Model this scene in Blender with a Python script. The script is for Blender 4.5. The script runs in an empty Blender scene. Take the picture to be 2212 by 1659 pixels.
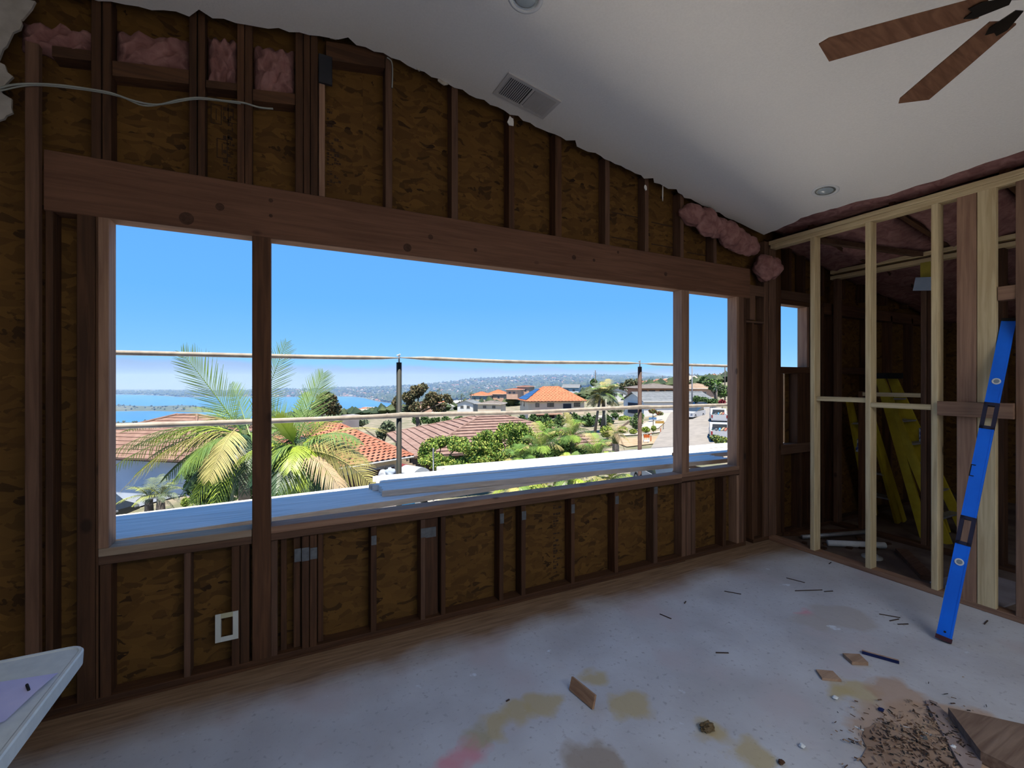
import bpy, math, random
import numpy as np
from mathutils import Vector, Matrix
R = random.Random(7)
scene = bpy.context.scene
COL = scene.collection
# ---------------------------------------------------------------- camera, sky, sun, exposure
CH = 1.53                                    # eye height above the floor
DW = 2.741                                   # distance from the camera to the window wall
FP, HY = 965.0, 822.0
ANG = math.atan2(1934.0, FP)
SA, CA = math.sin(ANG), math.cos(ANG)
cd = bpy.data.cameras.new('camera'); cam = bpy.data.objects.new('camera', cd); COL.objects.link(cam)
cd.sensor_width = 36.0; cd.lens = 36.0*FP/2212.0; cd.clip_start = 0.05; cd.clip_end = 20000
cd.shift_y = -(829.5-HY)/2212.0
cam.location = (0, -DW, CH)
cam.rotation_euler = (math.radians(90), 0, ANG-math.pi/2)
scene.camera = cam
vs = scene.view_settings
vs.view_transform = 'Standard'; vs.look = 'None'; vs.exposure = 0.0; vs.gamma = 1.0; vs.use_curve_mapping = False
scene.cycles.use_denoising = True
scene.cycles.max_bounces = 8; scene.cycles.diffuse_bounces = 5; scene.cycles.volume_bounces = 0
scene.cycles.sample_clamp_indirect = 6.0
scene.cycles.caustics_reflective = False; scene.cycles.caustics_refractive = False

world = bpy.data.worlds.new('sky'); scene.world = world; world.use_nodes = True
def make_world():
    nt = world.node_tree; nt.nodes.clear(); N = nt.nodes.new; L = nt.links.new
    def M(op, a, b=None, c=None, clamp=False):
        n = N('ShaderNodeMath'); n.operation = op; n.use_clamp = clamp
        for i, q in enumerate((a, b, c)):
            if q is None: continue
            if isinstance(q, (int, float)): n.inputs[i].default_value = q
            else: L(q, n.inputs[i])
        return n.outputs[0]
    tc = N('ShaderNodeTexCoord'); sp = N('ShaderNodeSeparateXYZ'); L(tc.outputs['Generated'], sp.inputs[0])
    h = M('SQRT', M('ADD', M('MULTIPLY', sp.outputs[0], sp.outputs[0]), M('MULTIPLY', sp.outputs[1], sp.outputs[1])))
    v = M('DIVIDE', sp.outputs[2], M('MAXIMUM', h, 0.02))
    cr = N('ShaderNodeValToRGB'); e = cr.color_ramp.elements
    e[0].position = 0.0; e[0].color = (.30, .68, 1.1, 1)
    e[1].position = 1.0; e[1].color = (.08, .30, .85, 1)
    for p, c in ((.10, (.22, .58, 1.15, 1)), (.22, (.155, .50, 1.15, 1)), (.42, (.125, .42, 1.05, 1)), (.7, (.10, .36, .95, 1))):
        q = e.new(p); q.color = c
    L(M('DIVIDE', v, M('ADD', v, 0.6), clamp=True), cr.inputs[0])
    az = M('ARCTAN2', sp.outputs[0], sp.outputs[1])
    cx = N('ShaderNodeCombineXYZ'); L(M('MULTIPLY', az, 3.2), cx.inputs[0]); L(M('MULTIPLY', v, 6), cx.inputs[1])
    nz = N('ShaderNodeTexNoise'); nz.inputs['Scale'].default_value = 2.0; nz.inputs['Detail'].default_value = 5; L(cx.outputs[0], nz.inputs['Vector'])
    top = M('ADD', M('MULTIPLY', M('SUBTRACT', nz.outputs[0], .5), .045), M('SUBTRACT', .038, M('MULTIPLY', az, .012)))
    f = M('MULTIPLY', M('DIVIDE', M('SUBTRACT', top, v), .010, clamp=True), .85)
    mx = N('ShaderNodeMix'); mx.data_type = 'RGBA'; L(f, mx.inputs[0]); L(cr.outputs[0], mx.inputs[6])
    mb = N('ShaderNodeMix'); mb.data_type = 'RGBA'
    L(M('DIVIDE', M('SUBTRACT', top, v), .045, clamp=True), mb.inputs[0])
    mb.inputs[6].default_value = (.33, .48, .80, 1); mb.inputs[7].default_value = (.48, .60, .86, 1)
    L(mb.outputs[2], mx.inputs[7])
    bg = N('ShaderNodeBackground'); L(mx.outputs[2], bg.inputs[0]); bg.inputs[1].default_value = 1.0
    o = N('ShaderNodeOutputWorld'); L(bg.outputs[0], o.inputs[0])
make_world()
sl = bpy.data.lights.new('sun', 'SUN'); sl.energy = 11.5; sl.angle = math.radians(.53); sl.color = (1, .93, .82)
sun = bpy.data.objects.new('sun', sl); COL.objects.link(sun)
sun.rotation_euler = Vector((.12, .285, -1)).to_track_quat('-Z', 'Y').to_euler()
# added fill lamp behind the camera; no roof opening is built for it
al = bpy.data.lights.new('rear_fill', 'AREA'); al.shape = 'RECTANGLE'; al.size = 3.0; al.size_y = 1.2; al.energy = 98; al.color = (.94, .97, 1.0)
alo = bpy.data.objects.new('rear_fill', al); COL.objects.link(alo)
alo.location = (1.6, -4.9, 3.1); alo.rotation_euler = (0, 0, 0)

# ---------------------------------------------------------------- measuring helpers
def ray(px, py):
    s = (px-1106)/FP; v = (HY-py)/FP
    return (s*SA+CA, -s*CA+SA, v)
def onW(px, py, y=0.0):
    d = ray(px, py); k = (DW+y)/d[1]; return (k*d[0], y, CH+k*d[2])
def WX(px, y=0.0): return onW(px, 830, y)[0]
def onP(px, py, x):
    d = ray(px, py); k = x/d[0]; return (x, k*d[1]-DW, CH+k*d[2])
def onZ(px, py, z=0.0):
    d = ray(px, py); k = (z-CH)/d[2]; return (k*d[0], k*d[1]-DW, z)
def at(px, py, Z):
    d = ray(px, py); return Vector((Z*d[0], Z*d[1]-DW, CH+Z*d[2]))
def ceil_z(x): return 3.5-.162*abs(x-.4)

# ---------------------------------------------------------------- materials
MATS = {}
def mk(name, c1, c2=None, scale=8, stretch=(1, 1, 1), rough=.85, detail=4, bump=0.0, rand=0.0, metal=0.0, spec=.3, ramp=(.35, .65), trans=0.0, dist=0.0):
    if name in MATS: return MATS[name]
    m = bpy.data.materials.new(name); m.use_nodes = True; nt = m.node_tree
    b = nt.nodes['Principled BSDF']; N = nt.nodes.new; L = nt.links.new
    b.inputs['Roughness'].default_value = rough; b.inputs['Metallic'].default_value = metal
    b.inputs['Specular IOR Level'].default_value = spec
    if trans: b.inputs['Transmission Weight'].default_value = trans
    if c2 is None: c2 = tuple(q*.8 for q in c1)
    tc = N('ShaderNodeTexCoord'); mp = N('ShaderNodeMapping'); mp.inputs['Scale'].default_value = stretch
    L(tc.outputs['Object'], mp.inputs[0])
    oi = N('ShaderNodeObjectInfo')
    ad = N('ShaderNodeVectorMath'); ad.operation = 'MULTIPLY_ADD'
    L(oi.outputs['Random'], ad.inputs[0]); ad.inputs[1].default_value = (7, 13, 5); L(mp.outputs[0], ad.inputs[2])
    nz = N('ShaderNodeTexNoise'); nz.inputs['Scale'].default_value = scale; nz.inputs['Detail'].default_value = detail
    nz.inputs['Distortion'].default_value = dist
    L(ad.outputs[0], nz.inputs['Vector'])
    cr = N('ShaderNodeValToRGB'); cr.color_ramp.elements[0].position = ramp[0]; cr.color_ramp.elements[1].position = ramp[1]
    cr.color_ramp.elements[0].color = (*c2, 1); cr.color_ramp.elements[1].color = (*c1, 1)
    L(nz.outputs[0], cr.inputs[0]); col = cr.outputs[0]
    if rand:
        hs = N('ShaderNodeHueSaturation'); mr = N('ShaderNodeMapRange'); mr.inputs[3].default_value = 1-rand; mr.inputs[4].default_value = 1+rand
        L(oi.outputs['Random'], mr.inputs[0]); L(mr.outputs[0], hs.inputs['Value']); L(col, hs.inputs['Color']); col = hs.outputs[0]
    L(col, b.inputs['Base Color'])
    if bump:
        bp = N('ShaderNodeBump'); bp.inputs['Strength'].default_value = bump; bp.inputs['Distance'].default_value = .01
        L(nz.outputs[0], bp.inputs['Height']); L(bp.outputs[0], b.inputs['Normal'])
    m['col'] = 1; MATS[name] = m; return m

def wood(name, c1, c2, axis, rand=.2, knots=True):
    """sawn lumber, grain running along the axis"""
    if name in MATS: return MATS[name]
    st = [9, 9, 9]; st[axis] = .5
    m = mk(name, c1, c2, scale=5, stretch=st, rough=.8, detail=5, bump=.15, rand=rand, dist=.6)
    if knots:
        nt = m.node_tree; N = nt.nodes.new; L = nt.links.new; b = nt.nodes['Principled BSDF']
        src = b.inputs['Base Color'].links[0].from_socket
        tc = N('ShaderNodeTexCoord'); mp = N('ShaderNodeMapping'); s = [3.4, 3.4, 3.4]; s[axis] = 2.1; mp.inputs['Scale'].default_value = s
        oi = N('ShaderNodeObjectInfo'); ad = N('ShaderNodeVectorMath'); ad.operation = 'MULTIPLY_ADD'
        L(tc.outputs['Object'], mp.inputs[0]); L(oi.outputs['Random'], ad.inputs[0]); ad.inputs[1].default_value = (3, 9, 11); L(mp.outputs[0], ad.inputs[2])
        vo = N('ShaderNodeTexVoronoi'); vo.inputs['Scale'].default_value = 1.0; L(ad.outputs[0], vo.inputs['Vector'])
        mr = N('ShaderNodeMapRange'); mr.inputs[1].default_value = .05; mr.inputs[2].default_value = .085; mr.inputs[3].default_value = .4; mr.inputs[4].default_value = 1
        L(vo.outputs['Distance'], mr.inputs[0])
        mx = N('ShaderNodeMix'); mx.data_type = 'RGBA'; mx.blend_type = 'MULTIPLY'; mx.inputs[0].default_value = 1
        L(src, mx.inputs[6]); L(mr.outputs[0], mx.inputs[7]); L(mx.outputs[2], b.inputs['Base Color'])
    return m

def osb(name, c1, c2, c3):
    m = bpy.data.materials.new(name); m.use_nodes = True; nt = m.node_tree; b = nt.nodes['Principled BSDF']; N = nt.nodes.new; L = nt.links.new
    b.inputs['Roughness'].default_value = .8; b.inputs['Specular IOR Level'].default_value = .2
    tc = N('ShaderNodeTexCoord'); cols = []
    nw = N('ShaderNodeTexNoise'); nw.inputs['Scale'].default_value = 5; L(tc.outputs['Object'], nw.inputs[0])
    wv = N('ShaderNodeVectorMath'); wv.operation = 'MULTIPLY_ADD'; L(nw.outputs['Color'], wv.inputs[0]); wv.inputs[1].default_value = (.16,)*3; L(tc.outputs['Object'], wv.inputs[2])
    for rot, st in ((.35, (9, 9, 34)), (1.9, (8, 8, 30))):
        mp = N('ShaderNodeMapping'); mp.inputs['Rotation'].default_value = (0, rot, 0); mp.inputs['Scale'].default_value = st; L(wv.outputs[0], mp.inputs[0])
        vo = N('ShaderNodeTexVoronoi'); vo.inputs['Scale'].default_value = 1; L(mp.outputs[0], vo.inputs['Vector'])
        cr = N('ShaderNodeValToRGB'); e = cr.color_ramp.elements; e[0].color = (*c3, 1); e[1].color = (*c1, 1); q = e.new(.25); q.color = (*c2, 1)
        L(vo.outputs['Color'], cr.inputs[0]); cols.append((cr.outputs[0], vo))
    nz = N('ShaderNodeTexNoise'); nz.inputs['Scale'].default_value = 11; nz.inputs['Detail'].default_value = 3; L(tc.outputs['Object'], nz.inputs[0])
    st = N('ShaderNodeMath'); st.operation = 'GREATER_THAN'; L(nz.outputs[0], st.inputs[0]); st.inputs[1].default_value = .5
    mx = N('ShaderNodeMix'); mx.data_type = 'RGBA'; L(st.outputs[0], mx.inputs[0]); L(cols[0][0], mx.inputs[6]); L(cols[1][0], mx.inputs[7])
    L(mx.outputs[2], b.inputs['Base Color']); MATS[name] = m; return m

FIR = [wood('fir_%s' % a, (.145, .077, .046), (.095, .048, .028), i) for i, a in enumerate(('across', 'deep', 'upright'))]     # pinkish new fir
OLD = [wood('aged_fir_%s' % a, (.10, .044, .019), (.056, .024, .011), i, .25) for i, a in enumerate(('across', 'deep', 'upright'))]
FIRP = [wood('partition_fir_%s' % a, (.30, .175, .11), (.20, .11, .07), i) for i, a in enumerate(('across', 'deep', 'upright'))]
PALE = [wood('pale_pine_%s' % a, (.62, .50, .29), (.47, .35, .19), i, .14) for i, a in enumerate(('across', 'deep', 'upright'))]
M_OSB = osb('strand_board', (.165, .082, .018), (.09, .042, .010), (.02, .009, .004))
M_PINK = mk('pink_fibreglass', (.36, .185, .165), (.22, .10, .088), scale=14, rough=1, detail=8, bump=1.0, dist=.8)
M_DRY = mk('painted_drywall', (.82, .785, .735), (.79, .755, .705), scale=90, rough=.95, detail=3, bump=.12)
M_GYP = mk('broken_gypsum', (.55, .50, .42), (.35, .30, .24), scale=30, rough=1, bump=.3)
M_DARK = mk('near_black', (.02, .02, .02), (.01, .01, .01))
M_GREY = mk('galvanised_plate', (.15, .155, .16), (.10, .105, .11), scale=30, rough=.6, metal=.2)
M_WHITE = mk('white_plastic', (.78, .80, .80), (.72, .74, .74), scale=60, rough=.5)
M_BLUE = mk('blue_lacquer', (.002, .16, .85), (.002, .13, .72), scale=5, rough=.45)
M_YEL = mk('yellow_fibreglass', (.52, .40, .03), (.42, .31, .02), scale=10, rough=.5)
M_STEEL = mk('dull_aluminium', (.45, .46, .48), (.35, .36, .38), scale=20, rough=.45, metal=.6)

# ---------------------------------------------------------------- mesh helpers
class MB:
    def __init__(s): s.v = []; s.f = []; s.m = []
    def add(s, vs_, fs, mi=0):
        o = len(s.v); s.v += [tuple(map(float, q)) for q in vs_]; s.f += [tuple(o+i for i in f) for f in fs]; s.m += [mi]*len(fs); return s
    def box(s, x0, y0, z0, x1, y1, z1, mi=0, c=0.0):
        if c <= 0:
            return s.add([(x0, y0, z0), (x1, y0, z0), (x1, y1, z0), (x0, y1, z0), (x0, y0, z1), (x1, y0, z1), (x1, y1, z1), (x0, y1, z1)],
                  [(0, 3, 2, 1), (4, 5, 6, 7), (0, 1, 5, 4), (1, 2, 6, 5), (2, 3, 7, 6), (3, 0, 4, 7)], mi)
        lo = (x0, y0, z0); hi = (x1, y1, z1); d = [hi[i]-lo[i] for i in range(3)]; a = d.index(max(d)); u, w = [(1, 2), (2, 0), (0, 1)][a]
        P = [(lo[u]+c, lo[w]), (hi[u]-c, lo[w]), (hi[u], lo[w]+c), (hi[u], hi[w]-c), (hi[u]-c, hi[w]), (lo[u]+c, hi[w]), (lo[u], hi[w]-c), (lo[u], lo[w]+c)]
        V = []
        for e in (lo[a], hi[a]):
            for p in P:
                q = [0, 0, 0]; q[a] = e; q[u] = p[0]; q[w] = p[1]; V.append(q)
        F = [tuple(reversed(range(8))), tuple(range(8, 16))]+[(i, (i+1) % 8, (i+1) % 8+8, i+8) for i in range(8)]
        return s.add(V, F, mi)
    def ob(s, c, ax, ay, az, mi=0):
        """box with centre c and half-extent vectors"""
        c = Vector(c); ax = Vector(ax); ay = Vector(ay); az = Vector(az)
        V = [c+i*ax+j*ay+k*az for k in (-1, 1) for j in (-1, 1) for i in (-1, 1)]
        return s.add(V, [(0, 2, 3, 1), (4, 5, 7, 6), (0, 1, 5, 4), (2, 6, 7, 3), (0, 4, 6, 2), (1, 3, 7, 5)], mi)
    def tube(s, pts, r, n=8, mi=0, caps=True):
        pts = [Vector(p) for p in pts]; rs = r if isinstance(r, (list, tuple)) else [r]*len(pts); o = len(s.v)
        for i, p in enumerate(pts):
            d = (pts[min(i+1, len(pts)-1)]-pts[max(i-1, 0)]).normalized()
            a = d.cross(Vector((0, 0, 1)) if abs(d.z) < .95 else Vector((1, 0, 0))).normalized(); b = d.cross(a)
            for k in range(n):
                t = 2*math.pi*k/n; s.v.append(tuple(p+(a*math.cos(t)+b*math.sin(t))*rs[i]))
        for i in range(len(pts)-1):
            for k in range(n):
                s.f.append((o+i*n+k, o+i*n+(k+1) % n, o+(i+1)*n+(k+1) % n, o+(i+1)*n+k)); s.m.append(mi)
        if caps:
            s.f.append(tuple(o+k for k in reversed(range(n)))); s.m.append(mi)
            e = o+(len(pts)-1)*n; s.f.append(tuple(e+k for k in range(n))); s.m.append(mi)
        return s
    def prism(s, pts, vec, mi=0):
        n = len(pts); vec = Vector(vec); A = [Vector(p) for p in pts]
        return s.add(A+[a+vec for a in A], [tuple(reversed(range(n))), tuple(range(n, 2*n))]+[(i, (i+1) % n, (i+1) % n+n, i+n) for i in range(n)], mi)
    def lathe(s, c, axis, prof, n=24, mi=0):
        c = Vector(c); d = Vector(axis).normalized(); a = d.cross(Vector((0, 0, 1)) if abs(d.z) < .95 else Vector((1, 0, 0))).normalized(); b = d.cross(a); o = len(s.v)
        for (r, h) in prof:
            for k in range(n):
                t = 2*math.pi*k/n; s.v.append(tuple(c+d*h+(a*math.cos(t)+b*math.sin(t))*r))
        for i in range(len(prof)-1):
            for k in range(n):
                s.f.append((o+i*n+k, o+i*n+(k+1) % n, o+(i+1)*n+(k+1) % n, o+(i+1)*n+k)); s.m.append(mi)
        return s
    def rot(s, ang, about=(0, 0, 0), axis='Z'):
        m = Matrix.Translation(about) @ Matrix.Rotation(ang, 4, axis) @ Matrix.Translation(-Vector(about))
        s.v = [tuple(m @ Vector(q)) for q in s.v]; return s

def wloc(p):
    o = Vector((0, 0, 0))
    while p is not None: o += Vector(p.get('wl', (0, 0, 0))) if 'wl' in p else Vector((0, 0, 0)); break
    return o
def obj(name, mb, mats, parent=None, smooth=False, recentre=True, fix=True):
    """one mesh object; vertices given in scene coordinates (or in the parent's when the parent is a rotated 'frame')"""
    if not isinstance(mats, (list, tuple)): mats = [mats]
    me = bpy.data.meshes.new(name)
    V = np.array(mb.v, dtype=float).reshape(-1, 3)
    lo, hi = V.min(0), V.max(0); org = Vector(((lo[0]+hi[0])/2, (lo[1]+hi[1])/2, lo[2])) if recentre else Vector((0, 0, 0))
    me.from_pydata([tuple(q) for q in V-np.array(org)], [], mb.f)
    for m in mats: me.materials.append(m)
    if len(mats) > 1: me.polygons.foreach_set('material_index', mb.m)
    if fix and len(mb.f) < 4000:
        import bmesh
        bm = bmesh.new(); bm.from_mesh(me); bmesh.ops.recalc_face_normals(bm, faces=bm.faces); bm.to_mesh(me); bm.free()
    if smooth: me.polygons.foreach_set('use_smooth', [True]*len(me.polygons))
    o = bpy.data.objects.new(name, me); COL.objects.link(o)
    o['wl'] = tuple(org)
    if parent is not None:
        o.parent = parent
        if parent.get('frame') : o.location = org
        else: o.location = org-Vector(parent['wl'])
        if parent.get('frame'): o['frame'] = 0
    else: o.location = org
    return o
def frame(name, loc, rz=0.0):
    o = bpy.data.objects.new(name, None); COL.objects.link(o); o.empty_display_size = .1
    o.location = loc; o.rotation_euler = (0, 0, rz); o['wl'] = tuple(loc); o['frame'] = 1; return o
def empty(name, loc):
    o = bpy.data.objects.new(name, None); COL.objects.link(o); o.empty_display_size = .1
    o.location = loc; o['wl'] = tuple(loc); return o
def tag(o, label, cat, group=None):
    o['label'] = label; o['category'] = cat
    if group: o['group'] = group
    return o
def struct(o): o['kind'] = 'structure'; return o
def stuff(o): o['kind'] = 'stuff'; return o
def B(name, mat, parent, x0, y0, z0, x1, y1, z1, c=.003):
    return obj(name, MB().box(x0, y0, z0, x1, y1, z1, 0, c), mat, parent)

# ================================================================ THE ROOM
TH = .089
# floor: painted concrete-like deck with spills; a brown strip along the window wall
def floor_mat():
    m = bpy.data.materials.new('stained_grey_floor'); m.use_nodes = True; nt = m.node_tree; b = nt.nodes['Principled BSDF']; N = nt.nodes.new; L = nt.links.new
    b.inputs['Roughness'].default_value = .82; b.inputs['Specular IOR Level'].default_value = .25
    tc = N('ShaderNodeTexCoord'); P = tc.outputs['Object']
    def noise(sc, det=5, st=None):
        n = N('ShaderNodeTexNoise'); n.inputs['Scale'].default_value = sc; n.inputs['Detail'].default_value = det
        if st:
            mp = N('ShaderNodeMapping'); mp.inputs['Scale'].default_value = st; L(P, mp.inputs[0]); L(mp.outputs[0], n.inputs[0])
        else: L(P, n.inputs[0])
        return n.outputs[0]
    def ramp(x, a, c): 
        r = N('ShaderNodeMapRange'); r.inputs[1].default_value = a; r.inputs[2].default_value = c; L(x, r.inputs[0]); r.clamp = True; return r.outputs[0]
    def mixc(f, a, c):
        q = N('ShaderNodeMix'); q.data_type = 'RGBA'
        if isinstance(f, float): q.inputs[0].default_value = f
        else: L(f, q.inputs[0])
        for i, k in ((6, a), (7, c)):
            if isinstance(k, tuple): q.inputs[i].default_value = (*k, 1)
            else: L(k, q.inputs[i])
        return q.outputs[2]
    def mm(op, a, c):
        q = N('ShaderNodeMath'); q.operation = op
        for i, k in ((0, a), (1, c)):
            if isinstance(k, (int, float)): q.inputs[i].default_value = k
            else: L(k, q.inputs[i])
        return q.outputs[0]
    col = mixc(ramp(noise(2.2, 6), .35, .65), (.46, .45, .455), (.57, .575, .59))
    col = mixc(ramp(noise(38, 4), .60, .72), col, (.37, .36, .37))
    col = mixc(ramp(noise(1.3, 3), .56, .66), col, (.52, .475, .48))
    wn = N('ShaderNodeTexNoise'); wn.inputs['Scale'].default_value = 5; wn.inputs['Detail'].default_value = 6; L(P, wn.inputs[0])
    wv = N('ShaderNodeVectorMath'); wv.operation = 'MULTIPLY_ADD'; L(wn.outputs['Color'], wv.inputs[0]); wv.inputs[1].default_value = (.28, .28, 0); L(P, wv.inputs[2])
    OCH, PNK, WHT, BRN = (.50, .40, .20), (.66, .30, .33), (.74, .80, .85), (.46, .31, .21)
    blobs = [(1.43, -1.10, .09, OCH), (1.40, -.86, .05, OCH), (1.08, -.90, .09, OCH), (.93, -.905, .08, OCH), (.80, -.94, .06, OCH), (.70, -.96, .045, (.42, .36, .20)),
             (.60, -1.03, .05, PNK), (.665, -1.0, .04, PNK), (.55, -1.06, .045, PNK), (.70, -1.04, .03, PNK), (1.65, -1.38, .05, OCH), (1.70, -1.52, .06, OCH),
             (3.05, -.98, .05, PNK), (2.5, -1.55, .10, OCH), (2.65, -1.65, .13, BRN), (2.35, -1.85, .24, BRN), (2.15, -1.98, .2, BRN), (2.0, -1.9, .09, BRN), (2.6, -1.95, .25, BRN),
             (3.2, -1.12, .16, (.45, .415, .385)), (2.98, -1.05, .1, (.45, .415, .385)), (2.42, -1.5, .05, OCH), (1.1, -1.3, .12, (.34, .27, .2))]
    for (x, y, r, c) in blobs:
        d = N('ShaderNodeVectorMath'); d.operation = 'DISTANCE'; L(wv.outputs[0], d.inputs[0]); d.inputs[1].default_value = (x+.14, y+.14, 0)
        col = mixc(mm('MULTIPLY', ramp(d.outputs['Value'], r+.03, r-.015), .8), col, c)
    col = mixc(mm('MULTIPLY', ramp(noise(6.5, 5), .70, .735), .75), col, WHT)
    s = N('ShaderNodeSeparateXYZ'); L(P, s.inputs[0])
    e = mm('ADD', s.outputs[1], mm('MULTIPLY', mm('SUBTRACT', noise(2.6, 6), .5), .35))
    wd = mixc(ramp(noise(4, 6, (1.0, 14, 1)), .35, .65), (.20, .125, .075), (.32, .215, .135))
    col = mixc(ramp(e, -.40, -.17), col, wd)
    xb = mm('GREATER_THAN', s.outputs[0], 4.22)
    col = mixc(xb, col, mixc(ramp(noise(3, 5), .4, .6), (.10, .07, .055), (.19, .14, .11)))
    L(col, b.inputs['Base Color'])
    bp = N('ShaderNodeBump'); bp.inputs['Strength'].default_value = .18; bp.inputs['Distance'].default_value = .01; L(noise(30, 6), bp.inputs['Height']); L(bp.outputs[0], b.inputs['Normal'])
    return m
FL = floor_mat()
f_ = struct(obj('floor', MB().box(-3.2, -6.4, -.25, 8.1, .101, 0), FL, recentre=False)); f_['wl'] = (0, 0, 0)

# ceiling: two drywall planes of a low gable whose ridge runs away from the window wall; torn edge along the wall
def ceiling():
    mb = MB(); xs = [-3.2+.05*i for i in range(148)]; xs = [x for x in xs if x < 3.8]+[3.8]
    xs = sorted(set([round(x, 3) for x in xs]+[.2, .3, .4, .5, .6]))
    rr = random.Random(3); n = len(xs)
    ye = [-.012+rr.uniform(-.018, .010)-(.05 if rr.random() < .05 else 0) for _ in xs]
    def z(x):
        d = abs(x-.4); return 3.5-.162*(d if d > .25 else (d*d/.5+.125))
    V = [];
    for i, x in enumerate(xs): V += [(x, ye[i], z(x)), (x, -6.4, z(x)), (x, ye[i]+.004, z(x)+.014), (x, -6.4, z(x)+.014)]
    F = []
    for i in range(n-1):
        a = 4*i; c = a+4
        F += [(a, a+1, c+1, c), (a+2, c+2, c+3, a+3), (a, c, c+2, a+2)]
    m = len(V); ys_ = [-6.4+.045*i for i in range(142)]; ys_ = [y for y in ys_ if y < -.03]+[ye[-1]]; q = .0
    for i, y in enumerate(ys_):
        q = .8*q+rr.uniform(-.012, .012); xe = 3.99+.03*math.sin(2.1*y)+.03*math.sin(5.3*y+1)+q+(.03 if y > -.4 else 0)
        V += [(3.8, y, z(3.8)), (xe, y, z(xe)), (3.8, y, z(3.8)+.014), (xe, y, z(xe)+.014)]
    for i in range(len(ys_)-1):
        a = m+4*i; c = a+4; F += [(a, a+1, c+1, c), (a+2, c+2, c+3, a+3), (a+1, a+3, c+3, c+1)]
    F += [(c, c+1, c+3, c+2)]
    mb.add(V, F)
    return struct(obj('ceiling', mb, M_DRY, smooth=False, recentre=False))
cl = ceiling(); cl['wl'] = (0, 0, 0)
# shreds of drywall paper left hanging along the torn edge
for k, (px, py, w, h, d) in enumerate(((718, 76, .035, .03, .0), (905, 148, .02, .02, 0), (957, 176, .05, .025, 0), (1104, 262, .035, .05, .0), (1395, 405, .02, .03, 0), (1432, 418, .006, .09, 0))):
    p = onW(px, py, -.02); rr = random.Random(k); pts = []
    for i in range(9):
        t = 2*math.pi*i/9; pts.append((p[0]+math.cos(t)*w*rr.uniform(.7, 1.2)*.7, p[1], min(p[2]+math.sin(t)*h*rr.uniform(.7, 1.2)*.7, ceil_z(p[0])+.012)))
    obj('paper_shred', MB().prism(pts, (0, .006, 0)), M_DRY if k > 2 else M_GYP, cl)

# roof deck above the ceiling (throws the shade on the planks outside)
M_ROOFD = mk('roof_deck_board', (.16, .11, .07), (.10, .07, .04), scale=6)
rf = MB()
for (xa, xb) in ((-3.3, .4), (.4, 8.2)):
    za, zb = ceil_z(xa)+.20, ceil_z(xb)+.20
    rf.prism([(xa, -6.5, za), (xb, -6.5, zb), (xb, -6.5, zb+.08), (xa, -6.5, za+.08)], (0, 6.62, 0))
struct(obj('roof_deck', rf, M_ROOFD, recentre=False))

# ---------------- window wall
ww = struct(empty('wall_front', (0, 0, 0)))
def prism_w(name, mat, pts, y0, y1, parent=ww): return obj(name, MB().prism([(x, y0, z) for x, z in pts], (0, y1-y0, 0)), mat, parent)
def cz(x): return ceil_z(x)+.2
SY0, SY1 = TH, TH+.012
# sheathing panels
XL = -3.2
for (xa, xb, za, zb) in ((XL, -1.98, 0, 1.22), (XL, -1.98, 1.22, 2.302), (-1.98, -.80, 0, 1.22), (-1.98, -.80, 1.22, 2.302), (-.80, .44, 0, .70), (.44, 1.66, 0, .70), (1.66, 2.88, 0, .70), (2.88, 3.70, 0, .70),
                         (3.70, 4.33, 0, 2.302), (4.33, 5.25, 0, .88), (4.52, 5.25, .88, 1.62), (4.80, 5.25, 1.62, 2.302), (5.25, 8.1, 0, 1.50), (5.43, 8.1, 1.50, 1.61), (5.25, 8.1, 1.61, 1.67), (5.30, 8.1, 1.67, 2.16), (5.25, 8.1, 2.16, 2.302)):
    prism_w('sheathing_panel', M_OSB, [(xa, za), (xb, za), (xb, zb), (xa, zb)], SY0, SY1)
cuts = [XL, -1.98, -.76, .178, .4, 1.38, 2.60, 3.85, 5.1, 8.1]
for a, b in zip(cuts[:-1], cuts[1:]):
    prism_w('sheathing_panel', M_OSB, [(a, 2.302), (b, 2.302), (b, cz(b)), (a, cz(a))], SY0, SY1)
B('floor_plate', OLD[0], ww, XL, 0, 0, 3.79, TH, .038)
B('floor_plate', OLD[0], ww, 3.90, 0, 0, 8.0, TH, .038)
# header beam
bm_ = obj('header_beam', MB().box(-.988, -.001, 2.298, 3.851, .105, 2.573, 0, .004), wood('beam_fir', (.165, .078, .044), (.115, .052, .028), 0, 0), ww)
for (px, py, r) in ((403, 472, .035), (475, 447, .022), (880, 535, .028), (930, 512, .018), (1027, 540, .014), (1283, 562, .014), (1240, 556, .02), (1438, 592, .02), (585, 433, .012), (585, 466, .01), (1335, 545, .012)):
    p = onW(px, py); obj('knot', MB().lathe((p[0], -.0015, p[2]), (0, 1, 0), [(.0001, 0), (r*.5, -.0006), (r*.85, -.0004), (r, .002)], 14), mk('beam_knot', (.05, .022, .012), (.075, .035, .02), scale=60), bm_)
def vstud(xa, xb, za, zb, m=OLD, y0=0.0, y1=TH, name='stud'): return B(name, m[2], ww, xa, y0, za, xb, y1, zb)
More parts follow.
